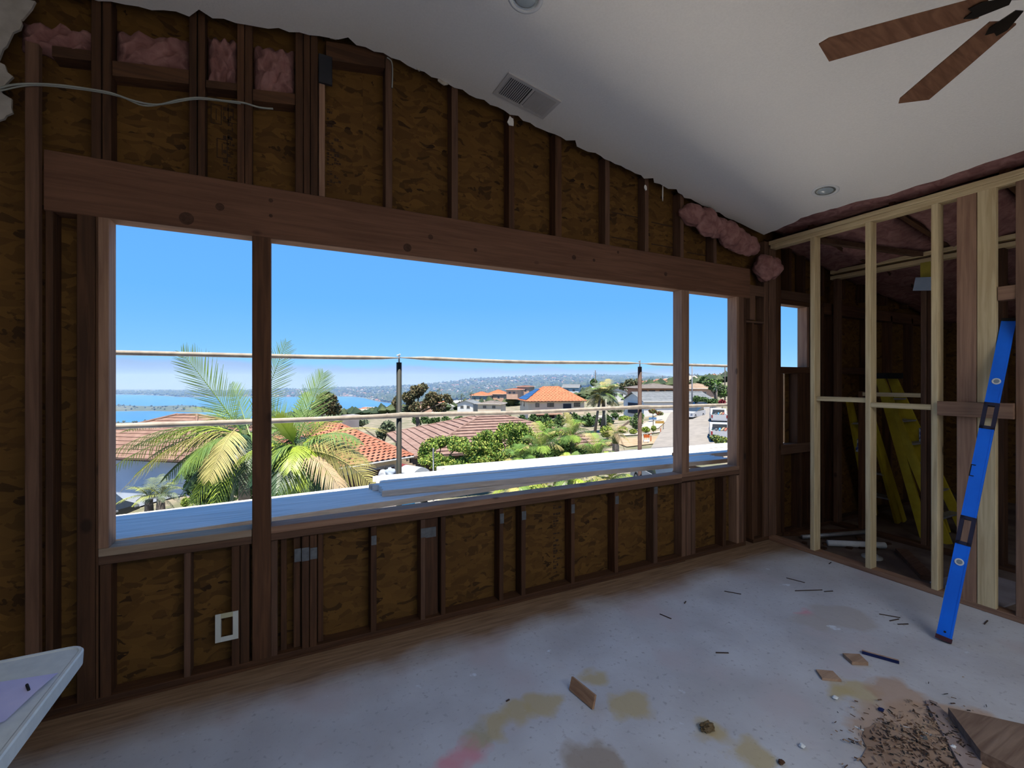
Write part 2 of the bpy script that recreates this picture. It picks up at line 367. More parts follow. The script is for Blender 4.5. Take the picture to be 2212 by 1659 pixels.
# cripples over the beam
for (pa, pb, m, py) in ((196, 218, OLD, 300), (220, 240, OLD, 300), (408, 425, OLD, 300), (427, 443, OLD, 300), (512, 528, OLD, 300), (529, 545, OLD, 300), (638, 655, OLD, 300), (656, 670, OLD, 300), (671, 687, OLD, 300),
                    (689, 703, FIRP, 300), (833, 848, FIR, 300), (976, 990, FIR, 350), (1100, 1112, OLD, 350), (1200, 1214, OLD, 400), (1308, 1318, FIR, 450), (1394, 1402, FIR, 450), (1470, 1478, FIR, 480), (1542, 1549, FIR, 540)):
    xa, xb = WX(pa), WX(pb)
    vstud(xa, xb-.001, 2.573, (2.573+.69 if m is FIRP else ceil_z((xa+xb)/2)+.04), m, y0=.002 if m is not FIRP else .02, name='cripple_stud')
# blocking between the cripples
def block(pa, pb, pt, pb2, m=OLD, y0=.01, y1=TH, nm='blocking'):
    """board between two studs, its upper and lower edge read at the left end"""
    xa, xb = WX(pa), WX(pb); zt = onW(pa, pt)[2]; zb = onW(pa, pb2)[2]
    sl_ = -.162 if (xa+xb)/2 > .4 else .162
    return prism_w(nm, m[0], [(xa, zb), (xb, zb+sl_*(xb-xa)), (xb, zt+sl_*(xb-xa)), (xa, zt)], y0, y1)
block(705, 832, 86, 126); block(241, 407, 128, 160); block(444, 511, 170, 186); block(546, 637, 190, 215); block(110, 195, 95, 118)
# black tape at the head of the pale cripple
B('black_tape', mk('black_membrane', (.015, .016, .02), (.03, .03, .035), rough=.5), ww, WX(688), .004, 3.22, WX(718), .022, 3.38)
# printing on the strand board: rows of short dark marks
M_INK = mk('dark_ink', (.035, .018, .010), (.05, .025, .012))
def printing(px, za, zb, w, seed, y=SY0-.0012, px2=None, dens=.8):
    rr = random.Random(seed); mb = MB(); x0 = WX(px, SY0); z = za
    while z < zb:
        h = rr.uniform(.006, .02)
        if rr.random() < dens:
            x = x0
            for k in range(rr.randint(1, 3)):
                a = rr.uniform(.3, 1)*w/3; mb.box(x, y, z, min(x+a, x0+w), y+.0006, z+h*rr.choice((.35, 1))); x += a+w*.05
                if x > x0+w: break
        z += h+rr.uniform(.003, .012)
    return obj('board_printing', mb, M_INK, ww)
printing(706, 2.66, 3.15, .05, 1); printing(722, 2.66, 2.95, .045, 2, dens=.6); printing(482, 2.68, 3.0, .05, 3, dens=.6); printing(492, 2.62, 2.95, .035, 5)
printing(1195, .1, .6, .09, 4, dens=.95)
for (pa, pb, py) in ((1320, 1385, 458), (1320, 1385, 512), (1407, 1458, 480), (1407, 1458, 527), (1484, 1530, 545)):
    p = onW(pa, py, SY0); q = onW(pb, py+12*(pb-pa)/65, SY0); obj('chalk_line', MB().box(p[0], SY0-.0015, p[2]-.004, q[0], SY0-.0005, p[2]+.004), M_INK, ww)
for (px, py) in ((455, 265), (492, 265), (468, 340)):
    p = onW(px, py, SY0); mb = MB()
    for (a, b_, c, d) in ((0, 0, .05, .004), (0, .1, .05, .104), (0, 0, .004, .1), (.046, 0, .05, .104), (.023, .02, .027, .08)): mb.box(p[0]+a, SY0-.0012, p[2]+b_, p[0]+c, SY0-.0006, p[2]+d)
    obj('board_printing', mb, M_INK, ww)
# left of the opening
vstud(-1.42, -1.382, .038, 3.1, OLD); vstud(-1.83, -1.79, .038, 3.1, OLD); vstud(-2.25, -2.21, .038, 3.0, OLD)
vstud(WX(97), WX(101)+.02, .038, 2.297, OLD); vstud(WX(165), WX(205), .038, 2.297, OLD); vstud(WX(206), WX(213)-.002, .038, 2.297, OLD)
B('stud', FIR[2], ww, WX(62), -.036, 0, WX(92), 0, 3.02)                       # the stud nailed over the beam's end
# full-height posts at the opening
JY = .101
vstud(-.833+.03, -.763, .74, 2.298, FIRP, y1=JY, name='jamb_stud')  # lighter fir on jambs and right mullion puts reveal light into the colour
vstud(-.176, -.088, .038, 2.298, OLD, y0=-.002, y1=JY, name='mullion_post')
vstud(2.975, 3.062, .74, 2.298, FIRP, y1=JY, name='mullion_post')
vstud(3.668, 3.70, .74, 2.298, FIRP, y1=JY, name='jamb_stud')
vstud(3.702, 3.765, .038, 2.298, FIR, y1=JY, name='king_stud'); vstud(3.766, 3.80, .038, 2.298, OLD, y1=JY, name='king_stud')
# sill plates (doubled)
for (xa, xb, z, m, nn) in ((-.80, -.178, .738, PALE, 2), (-.087, 2.974, .740, FIRP, 2), (2.974, 3.70, .748, FIRP, 2)):  # paler fir puts the sky light on the sill tops into the colour
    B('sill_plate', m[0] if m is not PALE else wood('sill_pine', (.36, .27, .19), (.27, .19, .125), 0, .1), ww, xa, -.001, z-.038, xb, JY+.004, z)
    B('sill_plate', FIR[0], ww, xa+(0 if xa > -.5 else 0), .0, z-.077, xb, JY, z-.0385)
# cripples under the sill
for (pa, pb, m) in ((215, 240, OLD), (397, 412, FIR), (500, 518, OLD), (519, 539, OLD), (585, 600, FIR), (606, 620, OLD), (634, 650, OLD), (652, 668, OLD), (669, 685, OLD), (687, 700, OLD), (801, 814, OLD), (909, 919, FIR),
                    (921, 950, OLD), (953, 963, OLD), (1079, 1088, OLD), (1126, 1136, OLD), (1234, 1242, OLD), (1328, 1336, OLD), (1412, 1421, FIR), (1473, 1482, FIR), (1483, 1493, FIR), (1494, 1503, FIR), (1562, 1569, OLD), (1592, 1597, FIRP)):
    rec = .035 if pa in (606, 634, 687, 921) else 0.0
    vstud(WX(pa), WX(pb)-.001, .038, .661, m, y0=rec, name='cripple_stud')
for (pa, pb, pt, pbm) in ((636, 650, 1186, 1212), (652, 668, 1184, 1210), (670, 685, 1184, 1206), (802, 813, 1158, 1176), (909, 919, 1142, 1160), (922, 945, 1144, 1162), (1080, 1088, 1110, 1130), (1127, 1136, 1105, 1122), (1234, 1241, 1090, 1108), (1329, 1336, 1072, 1088), (1413, 1420, 1052, 1066)):
    yy = .031 if pa in (922,) else -.0035
    p = onW(pa, pt); q = onW(pb, pbm); B('nail_plate', M_GREY, ww, p[0], yy, q[2], q[0], yy+.003, p[2], 0)
B('floor_edge_board', OLD[0], ww, -2.9, -.012, 0, 3.0, 0, .012, .002)
# right of the main opening: niche, posts, small window
vstud(3.885, 3.912, .038, 2.07, OLD); vstud(3.93, 4.035, .038, 2.07, OLD, y0=.05); vstud(4.037, 4.058, .038, 2.07, OLD)
B('blocking', FIR[0], ww, 3.80, 0, 2.072, 4.058, TH, 2.09); B('blocking', FIR[0], ww, 3.853, 0, 2.328, 4.06, TH, 2.425)
vstud(3.853, 3.93, 2.10, 2.327, FIR, name='blocking')
vstud(4.06, 4.12, .038, ceil_z(4.1)-.04, FIR, name='corner_stud'); vstud(4.135, 4.24, 0, 2.84, FIR, y0=.0, y1=.04, name='corner_stud'); vstud(4.242, 4.315, .038, 2.62, OLD, name='king_stud')
B('window_header', FIR[0], ww, 4.316, 0, 2.33, 4.95, TH, 2.42); B('window_header', OLD[0], ww, 4.316, .0, 2.283, 4.95, .10, 2.328)
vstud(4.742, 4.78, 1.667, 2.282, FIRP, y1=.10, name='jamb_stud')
B('window_sill_plate', OLD[0], ww, 4.316, 0, 1.60, 4.95, .10, 1.665); B('window_sill_plate', FIR[0], ww, 4.316, 0, .80, 4.80, .10, .895)
vstud(4.316, 4.352, .897, 1.598, OLD, y1=.1, name='jamb_stud'); vstud(4.58, 4.80, .897, 1.598, OLD, name='stud')
B('reveal_board', mk('sunlit_board', (.50, .27, .12), (.40, .20, .09), scale=5), ww, 4.515, .09, .897, 4.53, .26, 1.598)  # sunlight on the strand board edge is put into this tan colour
vstud(4.81, 4.88, .038, 2.28, OLD); vstud(4.33, 4.37, .038, .8, OLD); vstud(4.62, 4.66, .038, .8, OLD)
for x in (4.45, 4.68, 5.0, 5.4, 5.82, 6.3, 6.8, 7.4): vstud(x, x+.04, 2.42, ceil_z(x)+.1, OLD, name='cripple_stud')
for x in (5.0, 5.9, 6.4, 6.9, 7.5): vstud(x, x+.04, .038, 2.3, OLD)
vstud(5.205, 5.25, .038, 2.3, OLD); B('window_header', OLD[0], ww, 5.04, 0, 2.23, 8, TH, 2.35); B('window_sill_plate', OLD[0], ww, 5.25, 0, 1.60, 5.9, TH, 1.67)

# ---------------- stud partition on the right, across x = 4.12
XP = 4.12
pw = struct(empty('wall_right', (0, 0, 0)))
def ybox(nm, m, x0, ya, yb, z0, z1, x1=None, ax=2): return B(nm, m[ax], pw, x0, min(ya, yb), z0, (x1 if x1 else x0+TH), max(ya, yb), z1)
ybox('floor_plate', FIRP, XP, -.005, -4.6, 0, .038, ax=1)
ybox('top_plate', PALE, XP, -.02, -4.6, 2.79, 2.828, ax=1); ybox('top_plate', PALE, XP, -.005, -4.6, 2.829, 2.866, ax=1)
for y in (-.384, -.806, -1.215): ybox('stud', PALE, XP, y, y-.038, .038, 2.79)
for y in (-2.03, -2.44, -2.85, -3.7): ybox('stud', PALE, XP, y, y-.038, .038, 2.79)
ybox('flat_stud', FIRP, XP+.002, -1.352, -1.452, .038, 2.79, x1=XP+.04); ybox('flat_stud', PALE, XP, -1.455, -1.545, .038, 2.79, x1=XP+.038)
ybox('stud', FIRP, XP, -1.632, -1.67, .038, 2.79)
ybox('blocking', PALE, XP+.02, -.423, -.805, 1.352, 1.39, ax=1); ybox('blocking', PALE, XP, -.845, -1.214, 1.318, 1.356, ax=1)
B('blocking', FIRP[1], pw, XP-.036, -1.63, 1.285, XP, -1.262, 1.385)
# torn insulation and rafter bay above the plates
ybox('blocking', FIRP, XP+.01, -1.55, -1.9, 2.05, 2.14, ax=1)

# second, deeper partition
p2 = struct(empty('wall_inner', (0, 0, 0))); X2 = 5.15
def y2(nm, m, ya, yb, z0, z1, ax=2, x=X2): return B(nm, m[ax], p2, x, min(ya, yb), z0, x+TH, max(ya, yb), z1)
y2('floor_plate', OLD, 0, -3, 0, .038, 1); y2('top_plate', PALE, 0, -1.6, 2.60, 2.638, 1); y2('top_plate', PALE, 0, -1.6, 2.66, 2.698, 1)
y2('stud', FIR, -.03, -.07, .038, 2.6); y2('stud', FIR, -.76, -.80, .038, 2.6); y2('stud', OLD, -.802, -.85, .038, 2.44, x=X2+.01)
y2('stud', OLD, -1.25, -1.29, .038, 2.6); y2('stud', OLD, -1.8, -1.84, .038, 2.6)
y2('blocking', PALE, -.30, -.76, 1.375, 1.413, 1); y2('stud', OLD, -.26, -.30, .038, 1.42)
# far, left and rear shell
wr = struct(empty('wall_far', (0, 0, 0)))
for (ya, yb) in ((.1, -1.1), (-1.102, -2.3), (-2.302, -3.5), (-3.502, -4.7), (-4.702, -6.4)): obj('sheathing_panel', MB().box(8.08, yb, 0, 8.1, ya, 2.7), M_OSB, wr)
for i in range(8): B('stud', OLD[2], wr, 7.99, -.5-.7*i, 0, 8.08, -.46-.7*i, 2.6)
wl_ = struct(empty('wall_left', (0, 0, 0)))
for (ya, yb) in ((.1, -1.1), (-1.102, -2.3), (-2.302, -3.5), (-3.502, -4.7), (-4.702, -6.4)): obj('sheathing_panel', MB().box(-3.22, yb, 0, -3.2, ya, 3.2), M_OSB, wl_)
for i in range(10): B('stud', OLD[2], wl_, -3.2, -.5-.61*i, 0, -3.11, -.46-.61*i, 3.0)
wb = struct(empty('wall_back', (0, 0, 0)))
for (xa, xb, za, zb) in ((-3.2, -1.2, 0, 3.2), (-1.2, 2.4, 2.25, 3.45), (2.4, 8.1, 0, 2.6)): obj('wall_panel', MB().box(xa, -6.42, za, xb, -6.4, zb), M_DRY, wb)

# rafters, joists and pink batts over the partitions
ra = struct(empty('trim_1', (0, 0, 0)))
for i, y in enumerate((-.35, -.96, -1.57, -2.18, -2.8)):
    obj('rafter', MB().prism([(4.22, y, ceil_z(4.22)-.02), (8.0, y, ceil_z(8)-.02), (8.0, y, ceil_z(8)+.12), (4.22, y, ceil_z(4.22)+.12)], (0, .04, 0)), OLD[0], ra)
obj('ceiling_brace', MB().prism([(4.3, -.33, 2.80), (5.15, -.78, 2.66), (5.15, -.78, 2.70), (4.3, -.33, 2.84)], (.05, .04, 0)), FIR[0], ra)
def batt(name, xa, xb, ya, yb, z0f, seed, amp=.05, th=.10, parent=None, nx=22, ny=14):
    """lumpy fibreglass batt whose underside hangs at z0f(x,y)"""
    rr = np.random.RandomState(seed); mb = MB(); ph = rr.rand(12)*6.28
    def w(u, v): return amp*(math.sin(3*u*6.28+ph[0])*math.sin(2*v*6.28+ph[1])*.5+.35*math.sin(7*u*6.28+ph[2]+3*v)*math.sin(5*v*6.28+ph[3])+.25*math.sin(13*u*6.28+ph[4])*math.sin(11*v*6.28+ph[5]))
    V = []; F = []
    for k in (0, 1):
        for j in range(ny+1):
            for i in range(nx+1):
                u, v = i/nx, j/ny; e = min(u, 1-u, v, 1-v)*8; e = min(1, e)
                x = xa+(xb-xa)*u; y = ya+(yb-ya)*v; z = z0f(x, y)
                V.append((x+amp*.3*math.sin(9*v+ph[6]), y+amp*.3*math.sin(11*u+ph[7]), z+(w(u, v)*e+(1-e)*th*.4 if k == 0 else th)))
    n = (nx+1)*(ny+1)
    for k in (0, 1):
        for j in range(ny):
            for i in range(nx):
                a = k*n+j*(nx+1)+i; F.append((a, a+1, a+nx+2, a+nx+1))
    bd = [i for i in range(nx+1)]+[(j+1)*(nx+1)-1 for j in range(1, ny+1)]+[ny*(nx+1)+i for i in range(nx-1, -1, -1)]+[j*(nx+1) for j in range(ny-1, 0, -1)]
    for a, b_ in zip(bd, bd[1:]+bd[:1]): F.append((a, b_, b_+n, a+n))
    mb.add(V, F); return obj(name, mb, M_PINK, parent, smooth=True)
BL = ['pink insulation batt in the rafter bay nearest the window wall, over the partition', 'pink insulation batt in the second rafter bay above the open partition', 'pink insulation batt in the third rafter bay, above the work light', 'pink insulation batt above the paired boards of the partition']
for i, y in enumerate((-.31, -.92, -1.53, -2.14)):
    tag(batt('insulation_batt', 4.32, 7.9, y-.55+.0, y+(.38 if i == 0 else 0), lambda x, yy: ceil_z(x)-.03, 20+i, .045, .1), BL[i], 'insulation', 'roof insulation batts')
fr = MB()
# bare strip of batt edge showing between torn ceiling edge and the top plate
tag(batt('insulation_strip', 3.82, 4.30, -4.2, -.03, lambda x, yy: ceil_z(x)+.045, 31, .022, .06, nx=8, ny=90), 'thin torn strip of pink and brown insulation along the top plate under the ceiling', 'insulation')

# vertical batts in the bays over the beam (left)
def vbatt(pa, pb, ta, tb, seed, label):
    """batt in a stud bay: corner heights read at its left end"""
    xa, xb = WX(pa), WX(pb); za, zb = onW(pa, tb)[2], onW(pa, ta)[2]; sl_ = .16 if xa < .4 else -.16
    rr = np.random.RandomState(seed); ph = rr.rand(8)*6.28; nx, nz = 14, 12; mb = MB(); V = []
    for k in (0, 1):
        for j in range(nz+1):
            for i in range(nx+1):
                u, v = i/nx, j/nz; e = min(1, 6*min(u, 1-u, v, 1-v)); x = xa+(xb-xa)*u; z = za+(zb-za)*v+sl_*(x-xa)
                y = TH-.004 if k else .018+.05*(1-e)-e*.022*(math.sin(5*u*3+ph[0])*math.sin(4*v*3+ph[1])+.6*math.sin(17*u+ph[2])*math.sin(15*v+ph[3]))
                V.append((x+.006*math.sin(20*v+ph[4])*(1 if 0 < i < nx else 0), y, z+.01*math.sin(22*u+ph[5])))
    n = (nx+1)*(nz+1); F = []
    for k in (0, 1):
        for j in range(nz):
            for i in range(nx):
                a = k*n+j*(nx+1)+i; F.append((a, a+1, a+nx+2, a+nx+1))
    bd = [i for i in range(nx+1)]+[(j+1)*(nx+1)-1 for j in range(1, nz+1)]+[nz*(nx+1)+i for i in range(nx-1, -1, -1)]+[j*(nx+1) for j in range(nz-1, 0, -1)]
    for a, b_ in zip(bd, bd[1:]+bd[:1]): F.append((a, b_, b_+n, a+n))
    mb.add(V, F); return tag(obj('insulation_batt', mb, M_PINK, smooth=True), label, 'insulation', 'insulation scraps over the header')
vbatt(242, 406, 48, 127, 1, 'wide pink insulation scrap over the header, above the sagging white cable')
vbatt(445, 511, 62, 168, 2, 'narrow pink insulation scrap between the paired studs over the header')
vbatt(547, 636, 82, 188, 3, 'tall pink insulation scrap over the header beside the triple stud')
vbatt(30, 195, 28, 92, 4, 'dark pink insulation scrap in the top left corner by the torn drywall')

def lump(name, c, r, seed, label, squash=(1, 1, 1), amp=.22):
    rr = np.random.RandomState(seed); ph = rr.rand(9)*6.28; nu, nv = 30, 18; mb = MB(); V = []; F = []
    for j in range(nv+1):
        for i in range(nu):
            a = 2*math.pi*i/nu; b_ = math.pi*j/nv
            d = Vector((math.sin(b_)*math.cos(a), math.sin(b_)*math.sin(a), math.cos(b_)))
            k = 1+amp*(math.sin(4*d.x+ph[0])*math.sin(5*d.z+ph[1])+.6*math.sin(9*d.y+ph[2]+4*d.x)*math.sin(8*d.z+ph[3])+.35*math.sin(17*d.x+ph[4])*math.sin(15*d.z+ph[5]))
            V.append(Vector(c)+Vector((d.x*squash[0], d.y*squash[1], d.z*squash[2]))*r*k)
    for j in range(nv):
        for i in range(nu): F.append((j*nu+i, j*nu+(i+1) % nu, (j+1)*nu+(i+1) % nu, (j+1)*nu+i))
    mb.add(V, F); return mb
def lumps(parts, label, name='insulation_tuft'):
    mb = MB()
    for p in parts: q = lump(*p); mb.add(q.v, q.f)
    return tag(obj(name, mb, M_PINK, smooth=True, fix=False), label, 'insulation')
lumps([('', (3.10, -.02, 2.94), .15, 1, '', (1.1, .42, .62), .10), ('', (3.24, -.03, 2.90), .15, 12, '', (1.0, .42, .8), .12), ('', (3.38, -.02, 2.88), .15, 2, '', (1.1, .42, .6), .12), ('', (3.52, -.04, 2.83), .15, 13, '', (1.0, .42, .8), .12), ('', (3.66, -.03, 2.80), .15, 3, '', (1.0, .42, .75), .12), ('', (3.80, -.03, 2.77), .12, 4, '', (1.1, .42, .75), .12)],
      'long fluffy pink insulation bulging out over the header under the ceiling')
lumps([('', (4.02, -.03, 2.60), .125, 5, '', (1.0, .6, 1.0), .12), ('', (4.12, -.05, 2.60), .10, 6, '', (.9, .7, 1.0), .12)], 'round pink insulation tuft on the corner stud at the beam end')

# torn drywall at the far left
def ragged(pts, y0, th, seed, amp=.02, sub=6):
    rr = random.Random(seed); out = []
    for a, b_ in zip(pts, pts[1:]+pts[:1]):
        for k in range(sub):
            t = k/sub; out.append((a[0]+(b_[0]-a[0])*t+rr.uniform(-amp, amp), y0, a[1]+(b_[1]-a[1])*t+rr.uniform(-amp, amp)))
    return MB().prism(out, (0, th, 0))
cr_ = [onW(*q, -.012) for q in ((-160, -120), (72, 4), (52, 40), (40, 60), (10, 95), (-4, 130), (24, 165), (0, 195), (30, 215), (22, 240), (0, 262), (-60, 300), (-200, 300))]
tag(obj('drywall_remnant', ragged([(p[0], min(p[2], ceil_z(p[0])-.005)) for p in cr_], -.013, .012, 4, .008, 3), [mk('shade_toned_drywall', (.42, .38, .34), (.34, .31, .27), scale=20, rough=1)]), 'torn remnant of painted drywall hanging in the top left corner', 'drywall')  # same painted drywall as the ceiling; its shade is put into the colour

# unseen board frame added round the fill lamp; the ceiling stays closed above
sk = struct(empty('added_fill_frame', (1.6, -4.9, 3.1)))
for (x0, x1, y0, y1) in ((.06, .10, -5.54, -4.26), (3.10, 3.14, -5.54, -4.26), (.10, 3.10, -5.54, -5.50), (.10, 3.10, -4.30, -4.26)):
    obj('added_frame_board', MB().box(x0, y0, 3.02, x1, y1, 3.54), M_DRY, sk)

# ================================================================ FIXTURES
def cpt(px, py):
    d = ray(px, py); k = (3.5+.0648-CH)/(d[2]+.162*d[0]); return Vector((k*d[0], k*d[1]-DW, CH+k*d[2]))
NC = Vector((-.162, 0, -1)).normalized()          # ceiling normal, pointing down into the room
def downlight(c, label):
    c = Vector(c); t = empty('recessed_light', c)
    obj('trim_ring', MB().lathe(c, NC, [(.088, 0), (.088, .004), (.078, .007), (.066, .003), (.066, -.001)], 32), mk('lamp_white', (.72, .72, .70), (.7, .7, .68), rough=.35), t, smooth=True)
    obj('baffle', MB().lathe(c, NC, [(.066, .003), (.060, .002), (.052, .0025)], 32), mk('satin_reflector', (.30, .33, .34), (.25, .28, .29), rough=.25, metal=.7), t, smooth=True)
    obj('lens', MB().lathe(c, NC, [(.052, .0028), (.045, .006), (.03, .010), (.0001, .012)], 24), mk('lamp_glass', (.40, .46, .48), (.36, .42, .44), rough=.15, spec=.7), t, smooth=True)
    return tag(t, label, 'ceiling light', 'recessed ceiling lights')
downlight(cpt(1135, -6), 'round recessed ceiling light at the top edge, above the vent')
downlight(cpt(1783, 412), 'round recessed ceiling light near the partition, beyond the fan')
# vent register
def vent():
    c = [cpt(1102, 160), cpt(1203, 215), cpt(1171, 253), cpt(1074, 202)]
    o = (c[0]+c[1]+c[2]+c[3])/4; U = ((c[1]-c[0])+(c[2]-c[3])).normalized(); V_ = U.cross(NC).normalized()
    L = .17; W = .088; t = empty('ceiling_vent', o); mv = mk('vent_enamel', (.56, .53, .50), (.52, .49, .46), rough=.5)
    fr_ = MB()
    for s in (-1, 1):
        fr_.ob(o+V_*s*(W+.011)+NC*.004, U*(L+.022), V_*.011, NC*.004); fr_.ob(o+U*s*(L+.011)+NC*.004, U*.011, V_*W, NC*.004)
    fr_.ob(o+NC*.004, U*.008, V_*W, NC*.004)
    obj('frame', fr_, mv, t); obj('duct_opening', MB().ob(o+NC*.0008, U*L, V_*W, NC*.0006), M_DARK, t)
    for s in (-1, 1):
        for k in range(12):
            x = s*(.014+(k+.5)*(L-.014)/12); tilt = (U*.0062-NC*.004) if s < 0 else (U*.0062+NC*.004)
            obj('louvre', MB().ob(o+U*x+NC*.005, tilt, V_*W, (NC*.0004 if s < 0 else NC*.0004)), mv, t)
    tag(t, 'white two-way louvred air vent in the sloping ceiling', 'vent')
vent()
# ceiling fan
def fan():
    hub = Vector((2.19, -2.208, 2.8)); t = empty('ceiling_fan', hub); br = mk('dark_bronze', (.03, .025, .02), (.05, .04, .03), rough=.35, metal=.8)
    bl = wood('fan_blade_wood', (.22, .105, .055), (.14, .06, .03), 0, 0, False)
    obj('canopy', MB().lathe((hub.x, hub.y, ceil_z(hub.x)-.005), (0, 0, -1), [(.0001, 0), (.07, 0), (.06, .05), (.02, .07)], 24), br, t, smooth=True)
    obj('downrod', MB().tube([(hub.x, hub.y, ceil_z(hub.x)-.07), (hub.x, hub.y, 2.90)], .012, 12), br, t)
    obj('motor_housing', MB().lathe(hub, (0, 0, 1), [(.0001, .02), (.06, .02), (.085, .04), (.09, .09), (.07, .13), (.02, .14)], 32), br, t, smooth=True)
    for k in range(5):
        a = math.radians(54+72*k); d = Vector((math.cos(a), math.sin(a), 0)); w = Vector((-math.sin(a), math.cos(a), 0)); w = (w*math.cos(.21)+Vector((0, 0, 1))*math.sin(.21)); n = d.cross(w)
        pts = [(.135, -.042), (.128, 0), (.135, .042), (.35, .050), (.575, .056), (.605, .042), (.560, -.054), (.35, -.050)]
        obj('blade', MB().prism([hub+d*r+w*q-n*.003 for r, q in pts], n*.006), bl, t)
        obj('blade_bracket', MB().prism([hub+d*r+w*q-n*.011 for r, q in ((.07, -.012), (.07, .012), (.15, .03), (.18, .018), (.165, 0), (.18, -.018), (.15, -.03))], n*.004), br, t)
    tag(t, 'brown wooden bladed ceiling fan with dark bronze motor', 'ceiling fan')
fan()
# low-voltage bracket in the stud bay
def bracket():
    p = onW(465, 1328, -.002); q = onW(515, 1378, -.002); t = empty('mounting_bracket', ((p[0]+q[0])/2, 0, q[2])); xa, xb, za, zb = p[0], q[0], q[2], p[2]
    m = mk('bracket_white', (.62, .63, .58), (.55, .56, .5), rough=.5); w = (xb-xa)*.24; h = (zb-za)*.17
    obj('side_flange', MB().box(xa, -.006, za, xa+w, -.003, zb, 0), m, t); obj('side_flange', MB().box(xb-w, -.006, za, xb, -.003, zb, 0), m, t)
    obj('cross_strip', MB().box(xa+w, -.006, zb-h, xb-w, -.003, zb), mk('bracket_yellowed', (.5, .47, .3), (.4, .38, .25)), t); obj('cross_strip', MB().box(xa+w, -.006, za, xb-w, -.003, za+h), m, t)
    obj('box_lip', MB().box(xa+w-.004, -.003, za+h-.004, xa+w, .03, zb-h+.004), m, t); obj('box_lip', MB().box(xb-w, -.003, za+h-.004, xb-w+.004, .03, zb-h+.004), m, t)
    tag(t, 'white plastic low-voltage outlet bracket on a stud below the sill', 'bracket')
bracket()
# cables
M_CAB = mk('cable_sheath', (.32, .33, .29), (.27, .28, .25), rough=.6)
def cable(pts, r, label, y=-.05, name='cable', m=None, ys=None):
    P = [onW(a, b_, y if ys is None else ys[i]) for i, (a, b_) in enumerate(pts)]; Q = []
    for i in range(len(P)-1):
        p0, p1, p2_, p3 = [Vector(P[max(0, min(len(P)-1, i+k))]) for k in (-1, 0, 1, 2)]
        for k in range(5):
            t_ = k/5; Q.append(.5*((2*p1)+(-p0+p2_)*t_+(2*p0-5*p1+4*p2_-p3)*t_**2+(-p0+3*p1-3*p2_+p3)*t_**3))
    Q.append(Vector(P[-1])); return tag(obj(name, MB().tube(Q, r, 6), m or M_CAB, smooth=True), label, 'cable')
cable([(-60, 205), (-20, 196), (0, 190), (30, 183), (75, 181), (130, 184), (190, 192), (240, 201), (290, 218), (340, 226), (385, 216), (430, 211), (480, 217), (525, 222), (560, 232), (590, 235)], .0045, 'sagging white electrical cable across the studs at top left', y=-.05)
cable([(-60, 210), (0, 196), (75, 184), (190, 195), (260, 209), (310, 228), (360, 224), (430, 214), (520, 224)], .0035, 'second thinner cable looped just under the sagging white cable', y=-.045)
cable([(836, 124), (845, 132), (848, 150), (847, 190)], .004, 'short white cable dropping from the ceiling beside a stud over the header', y=-.008)

# ================================================================ THINGS IN THE ROOM
def folding_table():
    zt = .74; t = empty('folding_table', (-1.1, -1.7, 0)); x1, y1, x0, y0 = -.540, -.965, -1.30, -2.75; r = .045
    def outline(i, z):
        P = [];
        for (cx_, cy_, a0) in ((x1-r, y1-r, 0), (x0+r, y1-r, 90), (x0+r, y0+r, 180), (x1-r, y0+r, 270)):
            for k in range(7):
                a = math.radians(a0+15*k); P.append((cx_+(r-i)*math.cos(a), cy_+(r-i)*math.sin(a), z))
        return P
    rings = [outline(.012, zt-.045), outline(.002, zt-.042), outline(0, zt-.004), outline(.003, zt), outline(.010, zt-.0005), outline(.014, zt-.003)]
    n = 28; mb = MB(); V = [q for rg in rings for q in rg]; F = [(i*n+k, i*n+(k+1) % n, (i+1)*n+(k+1) % n, (i+1)*n+k) for i in range(5) for k in range(n)]
    F += [tuple(range(5*n, 6*n)), tuple(reversed(range(n)))]; mb.add(V, F)
    obj('table_top', mb, mk('table_plastic', (.66, .72, .73), (.60, .66, .68), scale=40, rough=.5), t, smooth=False)
    for yy in (y0+.35, y1-.4):
        obj('leg_frame', MB().tube([(x0+.1, yy, .0), (x0+.1, yy, .695)], .014, 10).tube([(x1-.1, yy, 0), (x1-.1, yy, .695)], .014, 10).tube([(x0+.1, yy, .2), (x1-.1, yy, .2)], .012, 10), M_STEEL, t, smooth=True)
    tag(t, 'white plastic folding table with rounded corner at bottom left', 'table')
folding_table()
def sheet(name, pts, z, label, m, seed=0, nz=8, marks=()):
    """a slightly curled sheet of paper: quad corners in plan"""
    a, b_, c, d = [Vector((*p, 0)) for p in pts]; mb = MB(); V = []; rr = random.Random(seed); ph = rr.random()*6
    for k in (0, 1):
        for j in range(nz+1):
            for i in range(nz+1):
                u, v = i/nz, j/nz; p = a*(1-u)*(1-v)+b_*u*(1-v)+c*u*v+d*(1-u)*v
                V.append((p.x, p.y, z+.002+.0035*(1+math.sin(4*u+3*v+ph))*(u*(1-u)+v*(1-v))*2+k*.0006))
    n = (nz+1)**2; F = [(k*n+j*(nz+1)+i, k*n+j*(nz+1)+i+1, k*n+(j+1)*(nz+1)+i+1, k*n+(j+1)*(nz+1)+i) for k in (0, 1) for j in range(nz) for i in range(nz)]
    mb.add(V, F); t = tag(obj(name, mb, m, fix=False), label, 'paper')
    return t
M_PAP = mk('blueprint_paper', (.60, .60, .90), (.50, .52, .85), scale=9, rough=.7, ramp=(.4, .6))
M_PAP2 = mk('darker_paper', (.42, .42, .74), (.36, .36, .66), scale=9, rough=.7)  # a darker purple than the first sheet
sheet('paper_sheet', ((-.553, -1.128), (-1.10, -1.06), (-1.14, -1.50), (-.585, -1.30)), .7445, 'creased lilac paper sheet on the white folding table', M_PAP, 1)
